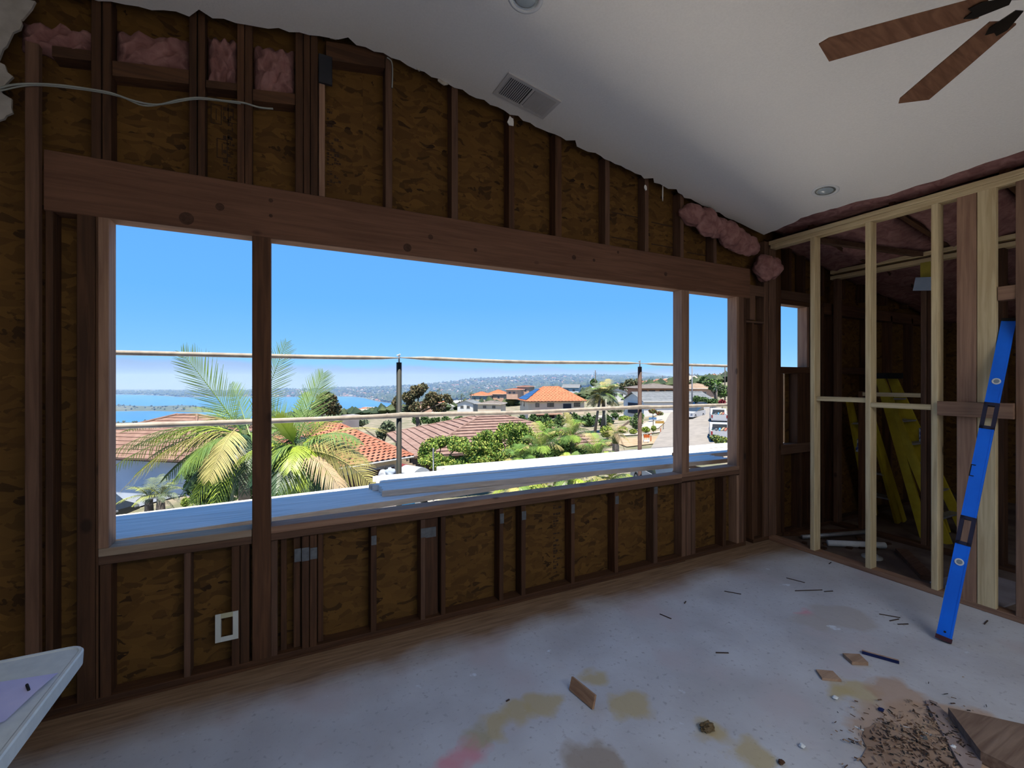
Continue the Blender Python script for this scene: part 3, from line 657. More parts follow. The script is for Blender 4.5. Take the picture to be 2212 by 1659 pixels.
sheet('paper_sheet', ((-.60, -1.27), (-1.18, -1.36), (-1.12, -1.70), (-.66, -1.52)), .7385, 'darker purple paper sheet under the creased sheet on the folding table', M_PAP2, 2)
obj_p = MB().tube([(-.60, -1.165, .7525), (-.585, -1.195, .7525)], .003, 6); tag(obj('pen', obj_p, M_DARK), 'small black pen lying on the lilac paper', 'pen')

# spirit level leaning through the partition
def level():
    b0 = Vector((3.432, -1.528, .005)); tp = Vector((4.19, -1.583, 1.90)); ax = (tp-b0); Ln = ax.length; ax.normalize()
    w = Vector((.25, -1, 0)).normalized(); w = (w-ax*w.dot(ax)).normalized(); n = ax.cross(w).normalized()
    if n.x > 0: n = -n
    b0 = b0+Vector((0, 0, .012)); t = empty('spirit_level', b0); W = .033; T = .011
    def P(s, q, h): return b0+ax*s+w*q+n*h
    def bar(s0, s1, q0, q1, h0=-T, h1=T): return MB().ob(P((s0+s1)/2, (q0+q1)/2, (h0+h1)/2), ax*(s1-s0)/2, w*(q1-q0)/2, n*(h1-h0)/2)
    segs = [(.012, .56), (.735, 1.30), (1.475, Ln)]
    def join(l):
        mb = MB()
        for q in l: mb.add(q.v, q.f)
        return mb
    body = [bar(.012, Ln, -W, -W+.008, -T-.002, T+.002), bar(.012, Ln, W-.008, W, -T-.002, T+.002)]+[bar(a, b_, -W+.008, W-.008) for a, b_ in segs]
    obj('body', join(body), M_BLUE, t)
    obj('end_cap', bar(-.010, .014, -W-.002, W+.002, -T-.004, T+.004), mk('red_black_rubber', (.08, .02, .03), (.05, .015, .02), rough=.6), t)
    obj('end_cap', bar(Ln, Ln+.02, -W-.002, W+.002, -T-.004, T+.004), M_DARK, t)
    for (s0, s1) in ((.56, .735), (1.30, 1.475)):
        obj('hand_grip', join([bar(s0, s1, -W-.001, -W+.017, -T-.004, T+.004), bar(s0, s1, W-.017, W+.001, -T-.004, T+.004), bar(s0, s0+.02, -W, W, -T-.004, T+.004), bar(s1-.02, s1, -W, W, -T-.004, T+.004)]), mk('grip_rubber', (.02, .02, .05), (.015, .015, .035), rough=.6), t)
    obj('vial_window', join([bar(.985, 1.06, -W-.002, -W+.003, -T-.004, T+.004), bar(.985, .99, -W-.002, -W+.02, -T-.003, T+.003), bar(1.055, 1.06, -W-.002, -W+.02, -T-.003, T+.003)]), M_DARK, t, )
    for s in (.455, 1.62):
        r_ = obj('vial_ring', MB().lathe(P(s, 0, T+.001), n, [(.021, -.001), (.021, .003), (.014, .004), (.013, .0015)], 28), mk('vial_white', (.62, .66, .66), (.58, .6, .6), rough=.4), t, smooth=True)
        obj('vial', MB().lathe(P(s, 0, T+.001), n, [(.013, .0016), (.006, .0026), (.0001, .003)], 20), mk('vial_glass', (.25, .30, .36), (.2, .25, .3), rough=.2), t, smooth=True)
    obj('side_label', bar(.22, .30, -W-.0028, -W, -.006, .006), mk('label_white', (.6, .7, .62), (.5, .6, .5)), t)
    obj('hang_hole', MB().lathe(P(.04, 0, T+.0005), n, [(.0001, .0006), (.006, .0006), (.006, 0)], 14), M_DARK, t)
    tag(t, 'long bright blue spirit level leaning against the stud partition', 'spirit level')
level()

# step ladders in the dark bay
def ladder(foot_f, foot_b, top, wdir, wd, label, m=M_YEL, steps=7, cap=True):
    F0 = Vector(foot_f); B0 = Vector(foot_b); T0 = Vector(top); w = Vector(wdir).normalized(); t = empty('step_ladder', ((F0+B0)/2)); ra_ = M_STEEL
    for s in (-1, 1):
        for base, nm in ((F0, 'front_rail'), (B0, 'rear_rail')):
            a = base+w*s*wd*.5; b_ = T0+w*s*wd*.3; d = (b_-a).normalized(); u = w; v = d.cross(u).normalized()
            obj(nm, MB().ob((a+b_)/2, d*(b_-a).length/2, v*.038, u*.014), m, t)
    for k in range(1, steps):
        f = k/steps; c = F0.lerp(T0, f); ww_ = wd*(.5-.2*f)
        obj('step', MB().ob(c, w*ww_, Vector((T0.x-F0.x, T0.y-F0.y, 0)).normalized()*.04, Vector((0, 0, .008))), ra_, t)
        if k % 2: 
            c = B0.lerp(T0, f); obj('rear_brace', MB().ob(c, w*ww_, Vector((0, 0, .012)), Vector((.006, .006, 0))), ra_, t)
    if cap: obj('top_cap', MB().ob(T0+Vector((0, 0, .02)), w*(wd*.34), w.cross(Vector((0, 0, 1)))*.09, Vector((0, 0, .03))), M_DARK, t)
    obj('warning_label', MB().ob(F0.lerp(T0, .62)+w*wd*.40+Vector((-.03, -.03, 0)), Vector((0, .02, .0)), Vector((.004, 0, 0)), Vector((0, 0, .07))), mk('ladder_label', (.45, .5, .6), (.08, .1, .3), scale=30, ramp=(.5, .52)), t)
    tag(t, label, 'ladder')
ladder((5.72, -.82, 0), (5.72, -.66, 0), (5.72, -.25, 1.56), (1, 0, 0), .42, 'tall yellow folded step ladder leaning in the dark bay behind the partition')
ladder((5.85, -.17, 0), (5.97, -.17, 0), (5.32, -.17, 1.34), (0, 1, 0), .26, 'narrow yellow step ladder left of the tall one, behind the first stud', steps=5, cap=False)

# blue work box hanging from the joist and small debris of the bay
p = onP(1998, 614, 5.0); jb = empty('junction_box', (p[0], p[1], p[2]-.04))
obj('box_body', MB().ob((p[0], p[1], p[2]), (.03, .0, 0), (0, .055, .01), (0, -.01, .05)), mk('box_blue', (.30, .38, .50), (.24, .32, .44), rough=.5), jb)
obj('box_rim', MB().ob((p[0]-.03, p[1], p[2]), (.003, 0, 0), (0, .063, .01), (0, -.01, .057)), mk('box_blue_rim', (.36, .44, .55), (.3, .38, .5), rough=.5), jb)
obj('hanger_strap', MB().ob((p[0]+.01, p[1], p[2]+.12), (.004, 0, 0), (0, .035, 0), (0, 0, .075)), mk('strap_yellow', (.40, .33, .05), (.3, .25, .04)), jb)
tag(jb, 'light blue electrical box hanging high behind the partition', 'electrical box')
def bd(name, c, L_, W_, T_, ang, m, label, cat, tilt=0.0, group=None):
    """small piece lying on the floor; c = plan position"""
    mb = MB(); hz = T_/2+math.sin(abs(tilt))*W_/2
    u = Vector((math.cos(ang), math.sin(ang), 0)); v = Vector((-math.sin(ang)*math.cos(tilt), math.cos(ang)*math.cos(tilt), math.sin(tilt))); n = u.cross(v)
    z = (c[2] if len(c) > 2 else 0)+abs(v.z)*W_/2+abs(n.z)*T_/2+.0008
    rr = random.Random(hash(label) % 1000 if False else len(label)); e = [rr.uniform(-.12, .12) for _ in range(4)]
    P = [u*(-L_/2*(1+e[0]*.6))+v*(-W_/2), u*(L_/2*(1+e[1]*.6))+v*(-W_/2), u*(L_/2*(1-e[2]*.6))+v*(W_/2), u*(-L_/2*(1-e[3]*.6))+v*(W_/2)]
    mb.prism([Vector((c[0], c[1], z))+q-n*T_/2 for q in P], n*T_); return tag(obj(name, mb, m), label, cat, group)
tag(obj('pipe', MB().tube([(4.45, -.35, .03), (4.85, -.62, .03)], .028, 12), M_WHITE, smooth=True), 'white plastic pipe offcut on the floor behind the first partition stud', 'pipe')
tag(obj('pipe', MB().tube([(4.4, -.15, .03), (5.05, -.38, .05)], .02, 12), M_STEEL, smooth=True), 'thin grey pipe on the floor in the narrow bay', 'pipe')
tag(obj('pipe_flange', MB().lathe((4.50, -.68, .002), (0, 0, 1), [(.075, 0), (.075, .012), (.045, .014), (.04, .03), (.03, .03), (.03, .004), (.0001, .003)], 24), mk('flange_grey', (.42, .42, .40), (.35, .35, .33)), smooth=True), 'round pale floor flange beside the pipe offcuts', 'pipe fitting')
bd('wood_offcut', (4.62, -.92), .62, .09, .035, -2.5, FIR[0], 'loose board lying across the bay floor between the second and third studs', 'board')
bd('plywood_piece', (4.62, -1.36), .6, .40, .012, -.1, mk('grey_plywood', (.30, .27, .28), (.24, .21, .22)), 'flat grey plywood piece on the bay floor behind the third stud', 'board')
bd('wood_offcut', (4.75, -.15), .8, .05, .04, -.4, OLD[0], 'dark board on the bay floor next to the small window', 'board')
bd('wood_offcut', (4.8, -1.75), .55, .04, .03, .9, OLD[0], 'dark stick on the bay floor beyond the blue level', 'board')
for k in range(14):
    rr = random.Random(k+40); bd('rubble', (rr.uniform(4.3, 5.0), rr.uniform(-.6, -.05)), rr.uniform(.03, .1), rr.uniform(.02, .05), .015, rr.uniform(0, 3), OLD[0], 'brown wood chip among the rubble on the bay floor', 'debris', group='rubble in the bay')

# floor scraps
sh = (1.262, -.965)
bd('wood_shim', (1.262, -.972), .165, .06, .012, math.atan2(-.143, .02), wood('shim_wood', (.42, .25, .14), (.30, .16, .09), 1, 0, False), 'brown wedge of wood standing on edge in the middle of the floor', 'wood scrap', tilt=1.25)
def clod():
    mb = lump('', (1.637, -1.372, .012), .024, 9, '', (1.3, .9, .6), .3); mb.v = [(x, y, max(.001, z)) for x, y, z in mb.v]
    tag(obj('bark_lump', mb, mk('brown_crumbly', (.20, .14, .07), (.08, .05, .02), scale=60, bump=.6), smooth=False, fix=False), 'small crumbly brown lump on the floor near the bottom edge', 'debris')
clod()
M_BLK = wood('block_wood', (.45, .30, .20), (.34, .21, .13), 0, .1, False)
bd('wood_block', (2.765, -1.398), .085, .075, .018, -.55, M_BLK, 'square wood block lying next to the pencil', 'wood scrap')
bd('wood_block', (2.49, -1.405), .085, .07, .012, -.62, M_BLK, 'square wood block nearer the middle of the floor, left of the pencil', 'wood scrap')
a, b_ = Vector(onZ(1862, 1408, .008)), Vector(onZ(1942, 1430, .008)); pc = empty('carpenter_pencil', (a+b_)/2-Vector((0, 0, .008))); d = (b_-a).normalized(); s_ = Vector((-d.y, d.x, 0))
obj('side', MB().ob((a+b_)/2-s_*.006, (b_-a)/2, s_*.004, (0, 0, .007)), mk('navy_paint', (.01, .02, .10), (.01, .015, .07)), pc); obj('body', MB().ob((a+b_)/2+s_*.005, (b_-a)/2, s_*.007, (0, 0, .0068)), M_BLK, pc)
tag(pc, 'flat wooden strip with a dark blue edge lying on the floor', 'wood strip')
for k, (px, py, L_, an, lab) in enumerate(((1560, 1411, .07, -.5, 'small dark bent nail on open floor above the wood blocks'), (1437, 1332, .08, -1.3, 'thin dark twig on the floor left of the open middle'), (1583, 1281, .11, -.9, 'curved dark wire scrap on the floor toward the window wall'),
        (1718, 1254, .12, -1.2, 'thin splinter on the floor next to the long stick by the partition'), (1746, 1276, .21, -.4, 'long thin brown stick on the floor in front of the partition'), (1790, 1278, .07, -.35, 'short splinter just right of the long thin stick'),
        (1921, 1331, .11, -.9, 'topmost of three dark sticks left of the blue level'), (1932, 1340, .08, -.2, 'middle one of three dark sticks left of the blue level'), (1951, 1349, .07, -.4, 'lowest of three dark sticks left of the blue level'),
        (2130, 1345, .08, 0.1, 'thin dark stick right of the blue level by the plate'), (1097, 1514, .02, .2, 'tiny dark splinter on the floor near the ochre stain'), (1480, 1302, .035, .5, 'tiny dark chip on the floor above the thin twig'), (1793, 1217, .05, .2, 'dark chip against the partition floor plate'),
        (1888, 1590, .14, -1.3, 'thin white stick across the cardboard colored stain'), (1890, 1575, .08, .3, 'dark splinter lying in the sawdust patch'), (1992, 1583, .15, -1.0, 'pale thin stick in the sawdust next to the gray pebble'), (1955, 1592, .13, .3, 'dark brown broken stick in the sawdust patch'))):
    q = onZ(px, py); wht = 'white' in lab or 'pale' in lab
    bd('wood_splinter', (q[0], q[1]), L_, .006, .004, an, M_WHITE if wht else mk('splinter_dark', (.07, .045, .035), (.05, .03, .025)), lab, 'splinter')
# lower right heap of offcuts
def hipoly(name, pts, z0, th, m, label, cat='board'):
    return tag(obj(name, MB().prism([(x, y, z0+(dz if False else 0)) for x, y in pts for dz in (0,)], (0, 0, th)), m), label, cat)
q = [onZ(2048, 1528, .05), onZ(2330, 1590, .05), onZ(2400, 1760, .05), onZ(2118, 1622, .05)]
hipoly('plank_offcut', [(a_[0], a_[1]) for a_ in q], .004, .046, wood('weathered_offcut', (.26, .18, .13), (.16, .10, .07), 0, 0), 'thick brown plank offcut in the bottom right corner')
q = [onZ(1998, 1512, .012), onZ(2020, 1515, .012), onZ(2125, 1622, .012), onZ(2112, 1700, .012), onZ(2068, 1640, .012)]
hipoly('board_strip', [(a_[0], a_[1]) for a_ in q], .001, .010, mk('pale_board', (.36, .28, .25), (.29, .22, .2), scale=20), 'long narrow pale board strip beside the thick plank offcut')
q = [onZ(*w, .006) for w in ((1868, 1572), (1882, 1568), (1890, 1560), (1905, 1562), (1930, 1560), (1955, 1570), (1985, 1575), (2010, 1600), (2060, 1640), (2040, 1720), (1900, 1720), (1868, 1690), (1880, 1665), (1858, 1640), (1872, 1615), (1862, 1592))]
hipoly('cardboard_scrap', [(a_[0], a_[1]) for a_ in q], .001, .004, mk('dusty_cardboard', (.36, .25, .18), (.24, .15, .10), scale=9), 'flat brown dusty board scrap under the sawdust at bottom right')
rr = random.Random(5); mb = MB()
for k in range(600):
    q = onZ(rr.gauss(1985, 70), rr.gauss(1605, 40)); a = rr.uniform(0, 3.14); l = rr.uniform(.002, .013); d = Vector((math.cos(a)*l, math.sin(a)*l, 0)); s_ = Vector((-d.y, d.x, 0)).normalized()*rr.uniform(.0008, .003)
    mb.ob((q[0], q[1], .008+rr.uniform(0, .006)), d, s_, (0, 0, .0012), rr.choice((0, 1, 1, 1, 0, 2)))
o = stuff(obj('sawdust_shavings', mb, [mk('shaving_brown', (.15, .08, .045), (.08, .045, .03)), mk('shaving_tan', (.42, .30, .2), (.3, .2, .14)), mk('shaving_black', (.03, .025, .02), (.02, .02, .02))], fix=False)); tag(o, 'sawdust and splinters heaped on the floor at bottom right', 'sawdust')
for k, (px, py, lab, m) in enumerate(((1996, 1597, 'gray pebble in the sawdust at bottom right', M_GREY), (1903, 1536, 'small dark blue scrap on the brown stain', MATS['navy_paint']), (2060, 1618, 'small white chip beside the pale board strip', M_WHITE), (1733, 1615, 'white plaster crumb on open floor near the bottom edge', M_WHITE), (1804, 1510, 'pale plaster crumb below the square wood block', M_WHITE), (1688, 1650, 'brown wood chip at the bottom edge', OLD[0]))):
    q = onZ(px, py); mb = lump('', (q[0], q[1], .008), .011, 60+k, '', (1.2, .9, .5), .25); mb.v = [(x, y, max(.0008, z)) for x, y, z in mb.v]; tag(obj('floor_crumb', mb, m, smooth=True, fix=False), lab, 'debris')

def xk(name, c1, c2=None, **k):
    '''outdoor stock: the same surfaces, darkened to offset the strong sun'''
    if c2 is None: c2 = tuple(q*.8 for q in c1)
    return mk(name, tuple(q*.56 for q in c1), tuple(q*.56 for q in c2), **k)
# ================================================================ OUTSIDE: the hillside, the street and the bay
CPT = [(-500, 3, 2300), (600, 3, 2300), (1700, 3, 2300), (2700, 3, 2250), (-200, 8, 1450), (600, 8, 1420), (1200, 8, 1400), (1900, 8, 1390),
       (-200, 14, 1270), (300, 14, 1265), (700, 14, 1250), (1100, 14, 1205), (1500, 14, 1180), (1900, 14, 1150),
       (100, 30, 1118), (240, 30, 1117), (345, 27, 1108), (700, 28, 1095), (890, 24, 1100), (1000, 30, 1062), (1300, 30, 1035), (1430, 26, 1025), (1700, 28, 1010), (2100, 30, 960),
       (100, 45, 1012), (300, 45, 1014), (700, 45, 1012), (1000, 45, 1004), (1300, 45, 985), (1400, 44, 978), (1555, 44, 962), (1800, 44, 930),
       (300, 70, 960), (800, 70, 958), (1100, 85, 925), (1300, 70, 927), (1400, 62, 934), (1345, 58, 938), (1374, 62, 930), (1300, 76, 921), (1100, 76, 920), (1000, 76, 921), (905, 68, 926), (1310, 52, 948), (1500, 65, 903), (1560, 60, 905), (1800, 60, 880),
       (300, 130, 935), (1000, 130, 905), (1180, 128, 906), (1400, 88, 896), (1550, 100, 872), (1650, 100, 860),
       (1000, 200, 889), (750, 200, 905), (300, 200, 920), (1300, 200, 866), (1500, 200, 838), (1700, 200, 815),
       (100, 500, 915), (300, 500, 915), (800, 500, 895), (1100, 500, 868), (1300, 500, 848), (1500, 450, 822),
       (100, 850, 909), (300, 850, 909), (600, 850, 905), (900, 850, 896), (1100, 900, 862), (1500, 900, 818),
       (0, 1080, 884.5), (250, 1080, 884.5), (430, 1080, 884.5), (520, 1080, 888), (0, 1260, 875.5), (250, 1260, 875.5), (400, 1260, 875.8), (520, 1300, 880), (800, 1280, 881), (950, 1250, 872), (1100, 1400, 850),
       (0, 1500, 875), (300, 1500, 875), (550, 1500, 875), (680, 1480, 872), (850, 1500, 866), (0, 1950, 856), (400, 1950, 857), (600, 1950, 857),
       (-300, 2700, 844), (150, 2700, 846), (400, 2700, 846), (600, 2700, 843), (720, 2700, 839), (860, 2700, 836), (950, 2700, 829), (1020, 2700, 820), (1100, 2700, 816), (1200, 2700, 812), (1300, 2700, 812), (1400, 2700, 816), (1500, 2700, 818), (1700, 2700, 816),
       (750, 1900, 860), (900, 1900, 850), (1050, 1900, 838), (1200, 1900, 830), (0, 3400, 846), (600, 3400, 846), (1000, 3400, 830), (1500, 3400, 818)]
_C = np.array([(a/420.0, 1.35*math.log(b_), c) for a, b_, c in CPT])
def _solve():
    n = len(_C); A = np.sqrt(((_C[:, None, :2]-_C[None, :, :2])**2).sum(-1)+1e-4)
    P = np.hstack([np.ones((n, 1)), _C[:, :2]]); K = np.zeros((n+3, n+3)); K[:n, :n] = A; K[:n, n:] = P; K[n:, :n] = P.T
    return np.linalg.solve(K, np.concatenate([(_C[:, 2]-HY)*np.exp(_C[:, 1]/1.35)/40.0 if False else np.log(_C[:, 2]-700), np.zeros(3)]))
_W = _solve()
def gpy(px, Z):
    q = np.array([px/420.0, 1.35*math.log(max(Z, 3))]); r_ = np.sqrt(((_C[:, :2]-q)**2).sum(-1)+1e-4)
    return float(np.exp(r_@_W[:-3]+_W[-3]+_W[-2]*q[0]+_W[-1]*q[1]))+700
def G(px, Z): return at(px, gpy(px, Z), Z)                # a point of the ground
def Gxy(x, y):
    X = x*SA-(y+DW)*CA; Z = x*CA+(y+DW)*SA; Z = max(Z, 3.2); return G(1106+FP*X/Z, Z).z
def mpx(n, Z): return n*Z/FP

M_GRND = xk('dry_yard_ground', (.46, .38, .28), (.22, .22, .12), scale=.35, rough=1, detail=7, ramp=(.4, .62))
M_CONC = xk('pale_concrete', (.62, .56, .47), (.52, .46, .38), scale=2, rough=.95); M_BOUNCE = mk('pale_bounce_ground', (.80, .76, .68), (.74, .70, .62), scale=2, rough=.95)  # near ground made extra pale to bounce sun up to the ceiling
M_ASPH = xk('sun_bleached_asphalt', (.42, .38, .33), (.34, .31, .27), scale=1.2, rough=.95)
M_SEA = mk('bay_water', (.02, .13, .34), (.015, .10, .28), scale=.01, rough=.28, spec=.5)
def terrain():
    us = np.linspace(-900, 3000, 131); zs = np.exp(np.linspace(math.log(3.0), math.log(3400), 150)); V = []
    for Z in zs:
        for u in us: V.append(G(float(np.clip(u, -500, 2300)), float(Z)) if -500 <= u <= 2300 else at(u, gpy(float(np.clip(u, -500, 2300)), Z), Z))
    n = len(us); V = [Vector((p.x, p.y if p.y > .35 else .35, p.z)) for p in V]
    F = []; mi = []
    for j in range(len(zs)-1):
        for i in range(n-1):
            F.append((j*n+i, j*n+i+1, (j+1)*n+i+1, (j+1)*n+i)); mi.append(1 if zs[j] < 11 else (2 if zs[j] > 230 else 0))
    mb = MB(); mb.v = [tuple(p) for p in V]; mb.f = F; mb.m = mi
    return struct(obj('ground', mb, [M_GRND, M_BOUNCE, xk('scrubby_hillside', (.20, .20, .12), (.07, .11, .05), scale=.02, rough=1, detail=8)], recentre=False, smooth=True, fix=False))
terrain()
struct(obj('back_yard', MB().box(-14, -18, -.45, 14, -6.5, -.3), M_CONC, recentre=False))
struct(obj('bay_water', MB().add([at(-4500, HY+71.5*FP/700, 700), at(6000, HY+71.5*FP/700, 700), at(6000, HY+71.5*FP/2600, 2600), at(-4500, HY+71.5*FP/2600, 2600)], [(0, 1, 2, 3)]), M_SEA, recentre=False, fix=False))
# streets laid over the ground
def ribbon(name, pts, wid, m, lift=.06, kind=True):
    P = [Vector(G(*p)) for p in pts]; Q = []
    for i in range(len(P)-1):
        for k in range(8): Q.append(P[i].lerp(P[i+1], k/8))
    Q.append(P[-1]); mb = MB(); V = []
    for i, p in enumerate(Q):
        d = (Q[min(i+1, len(Q)-1)]-Q[max(i-1, 0)]); d.z = 0; d.normalize(); s_ = Vector((-d.y, d.x, 0)); w = wid if not isinstance(wid, tuple) else wid[0]+(wid[1]-wid[0])*i/(len(Q)-1)
        for k in range(5):
            q = p+s_*w*(k/4-.5); V.append((q.x, q.y, max(Gxy(q.x, q.y), p.z-.6)+lift))
    F = [(i*5+k, i*5+k+1, i*5+k+6, i*5+k+5) for i in range(len(Q)-1) for k in range(4)]
    mb.add(V, F); o = obj(name, mb, m, recentre=False, fix=False, smooth=True)
    return struct(o) if kind else o
ribbon('street', [(-200, 33), (150, 34), (330, 38), (500, 44)], 17, xk('blue_grey_asphalt', (.34, .37, .42), (.28, .31, .36), scale=1, rough=.9), .1)
ribbon('cross_street', [(1250, 42), (1340, 42), (1480, 42), (1700, 41)], 7.5, xk('grey_asphalt', (.36, .36, .36), (.31, .31, .31), scale=1, rough=.95), .12)
ribbon('side_street', [(1515, 44), (1512, 56), (1505, 72), (1500, 90), (1490, 110)], (9.5, 8), M_ASPH, .14)
ribbon('dirt_shoulder', [(1330, 50), (1400, 51), (1470, 51)], 5.0, xk('bare_dirt', (.56, .42, .27), (.46, .34, .2), scale=1, rough=1), .1)
ribbon('pavement_strip', [(1335, 56), (1400, 58), (1455, 59)], 2.0, M_CONC, .12)
ribbon('pavement_strip', [(1395, 64), (1430, 75), (1455, 84)], 3.5, M_CONC, .12)
ribbon('driveway', [(1235, 110), (1290, 100), (1335, 92)], 9, M_CONC, .15)
ribbon('driveway', [(820, 27), (860, 27), (900, 28)], 5, M_CONC, .1)

# far mountain under the fog
mb = MB(); V = []; prof = [(1250, 830), (1290, 822), (1330, 812), (1360, 806), (1385, 803), (1410, 806), (1440, 812), (1480, 816), (1520, 814), (1580, 820), (1650, 824), (1750, 830)]
for k, (Z, f) in enumerate(((5200, 1.0), (6200, 0), (7200, 1.0))):
    for (px, py) in prof: V.append(at(px, py*(1-f)+845*f, Z))
n = len(prof); mb.add(V, [(k*n+i, k*n+i+1, (k+1)*n+i+1, (k+1)*n+i) for k in (0, 1) for i in range(n-1)])
tag(obj('mountain', mb, xk('far_scrub', (.13, .16, .10), (.09, .12, .08), scale=.004, rough=1), recentre=True, fix=False), 'distant blue mountain at the right of the horizon', 'mountain')

# scattered far houses and trees of the slope across the bay: countless
def scatter(name, n, kind, seed, zr, pr, mats, label, cat, size):
    rr = random.Random(seed); mb = MB(); c = 0; tries = 0
    while c < n and tries < n*6:
        tries += 1; Z = math.exp(rr.uniform(math.log(zr[0]), math.log(zr[1]))); px = rr.uniform(*pr); p = G(px, Z)
        if p.z < -69.6: continue
        s_ = size*rr.uniform(.6, 1.5); a = rr.uniform(0, 3.14); u = Vector((math.cos(a), math.sin(a), 0)); v = Vector((-u.y, u.x, 0)); mi = rr.randrange(len(mats)-1) if kind == 'house' else rr.randrange(len(mats))
        if kind == 'house':
            h = s_*.45; b_ = [p+u*s_*i+v*s_*.6*j for i, j in ((-1, -1), (1, -1), (1, 1), (-1, 1))]; t = [q+Vector((0, 0, h)) for q in b_]; r0 = p-u*s_*.7+Vector((0, 0, h*1.7)); r1 = p+u*s_*.7+Vector((0, 0, h*1.7))
            mb.add([q-Vector((0, 0, 2)) for q in b_]+t, [(0, 1, 5, 4), (1, 2, 6, 5), (2, 3, 7, 6), (3, 0, 4, 7)], mi)
            mb.add(t+[r0, r1], [(0, 1, 5, 4), (1, 2, 5), (2, 3, 4, 5), (3, 0, 4)], rr.choice((mi, len(mats)-1, len(mats)-1, 0)))
        else:
            k = 6; ring = [p+Vector((math.cos(6.28*i/k)*s_*rr.uniform(.7, 1.2), math.sin(6.28*i/k)*s_*rr.uniform(.7, 1.2), s_*rr.uniform(.5, .9))) for i in range(k)]
            V = [p-Vector((0, 0, 1))]+ring+[p+Vector((rr.uniform(-.3, .3)*s_, 0, s_*rr.uniform(1.1, 1.8)))]
            mb.add(V, [(0, 1+(i+1) % k, 1+i) for i in range(k)]+[(k+1, 1+i, 1+(i+1) % k) for i in range(k)], mi)
        c += 1
    o = stuff(obj(name, mb, mats, recentre=True, fix=False)); return tag(o, label, cat)
HM = [xk('far_white_wall', (.55, .54, .52)), xk('far_cream_wall', (.62, .52, .42)), xk('far_grey_wall', (.45, .45, .45)), xk('far_terracotta', (.50, .22, .13))]
TM = [xk('far_tree_dark', (.05, .085, .04), (.03, .06, .03), scale=.3), xk('far_tree_olive', (.12, .15, .06), (.07, .10, .04), scale=.3), xk('far_tree_mid', (.08, .12, .05), (.05, .08, .03), scale=.3)]
scatter('distant_houses', 2600, 'house', 1, (1350, 2750), (520, 1600), HM, 'tiny pale houses dotted over the hillside across the bay', 'houses', 6)
scatter('distant_trees', 9000, 'tree', 2, (1300, 2800), (-100, 1700), TM, 'dark tree cover of the hillside across the bay', 'trees', 6.5)
scatter('shore_houses', 420, 'house', 3, (260, 1100), (650, 1600), HM, 'small pale houses of the neighbourhood running down to the bay', 'houses', 5)
scatter('shore_trees', 3200, 'tree', 4, (230, 1200), (560, 1650), TM, 'bushy trees among the houses running down to the bay', 'trees', 2.6)
scatter('marsh_trees', 120, 'tree', 6, (700, 1300), (150, 540), TM, 'low trees on the flat sandy spit in the bay', 'trees', 2.4)
# sea haze lying over the bay
def haze():
    m = bpy.data.materials.new('sea_haze'); m.use_nodes = True; nt = m.node_tree; nt.nodes.clear()
    v = nt.nodes.new('ShaderNodeVolumeScatter'); v.inputs['Color'].default_value = (.32, .55, 1.0, 1); v.inputs['Density'].default_value = .0003; v.inputs['Anisotropy'].default_value = .0
    o = nt.nodes.new('ShaderNodeOutputMaterial'); nt.links.new(v.outputs[0], o.inputs['Volume'])
    a, b_, c, d = at(-6000, HY, 260), at(8000, HY, 260), at(8000, HY, 3300), at(-6000, HY, 3300)
    q = obj('haze', MB().prism([Vector((p.x, p.y, -120)) for p in (a, b_, c, d)], (0, 0, 165)), m, recentre=True)
    stuff(q); tag(q, 'thin blue sea haze over the bay and the far hillside', 'haze')
haze()

# ---------------- houses
def mat_roof(name, c1, c2, rib=True):
    if name in MATS: return MATS[name]
    m = xk(name, c1, c2, scale=1.6, rough=.85, detail=6)
    return m
R_RED = mat_roof('terracotta_tile', (.74, .27, .13), (.58, .19, .09)); R_BRN = mat_roof('brown_flat_tile', (.42, .26, .19), (.30, .17, .12)); R_OR = mat_roof('pink_orange_tile', (.62, .27, .17), (.45, .16, .09))
R_GRY = mat_roof('grey_shingle', (.32, .34, .35), (.25, .27, .28)); R_TAN = mat_roof('taupe_shingle', (.36, .31, .27), (.28, .24, .2))
W_BEI = xk('beige_stucco', (1.0, .86, .68), (.92, .78, .60), scale=.5); W_WHT = xk('white_stucco', (1.1, 1.1, 1.06), (1.0, 1.0, .96), scale=.5); W_BRN = xk('brown_stucco', (.62, .37, .25), (.54, .31, .2), scale=.5)
W_PCH = xk('peach_stucco', (.95, .62, .46), (.85, .54, .39), scale=.5); W_DRK = xk('dark_wood_siding', (.13, .09, .07), (.08, .055, .04), scale=1); W_BLU = xk('pale_blue_wall', (.85, .92, 1.0), (.75, .82, .9), scale=.5)
M_GLS = xk('window_glass', (.06, .08, .10), (.05, .06, .08), scale=1, rough=.1, spec=.8); M_TRM = xk('window_trim_dark', (.10, .06, .05), (.08, .05, .04)); M_TRW = xk('window_trim_white', (.75, .74, .72))
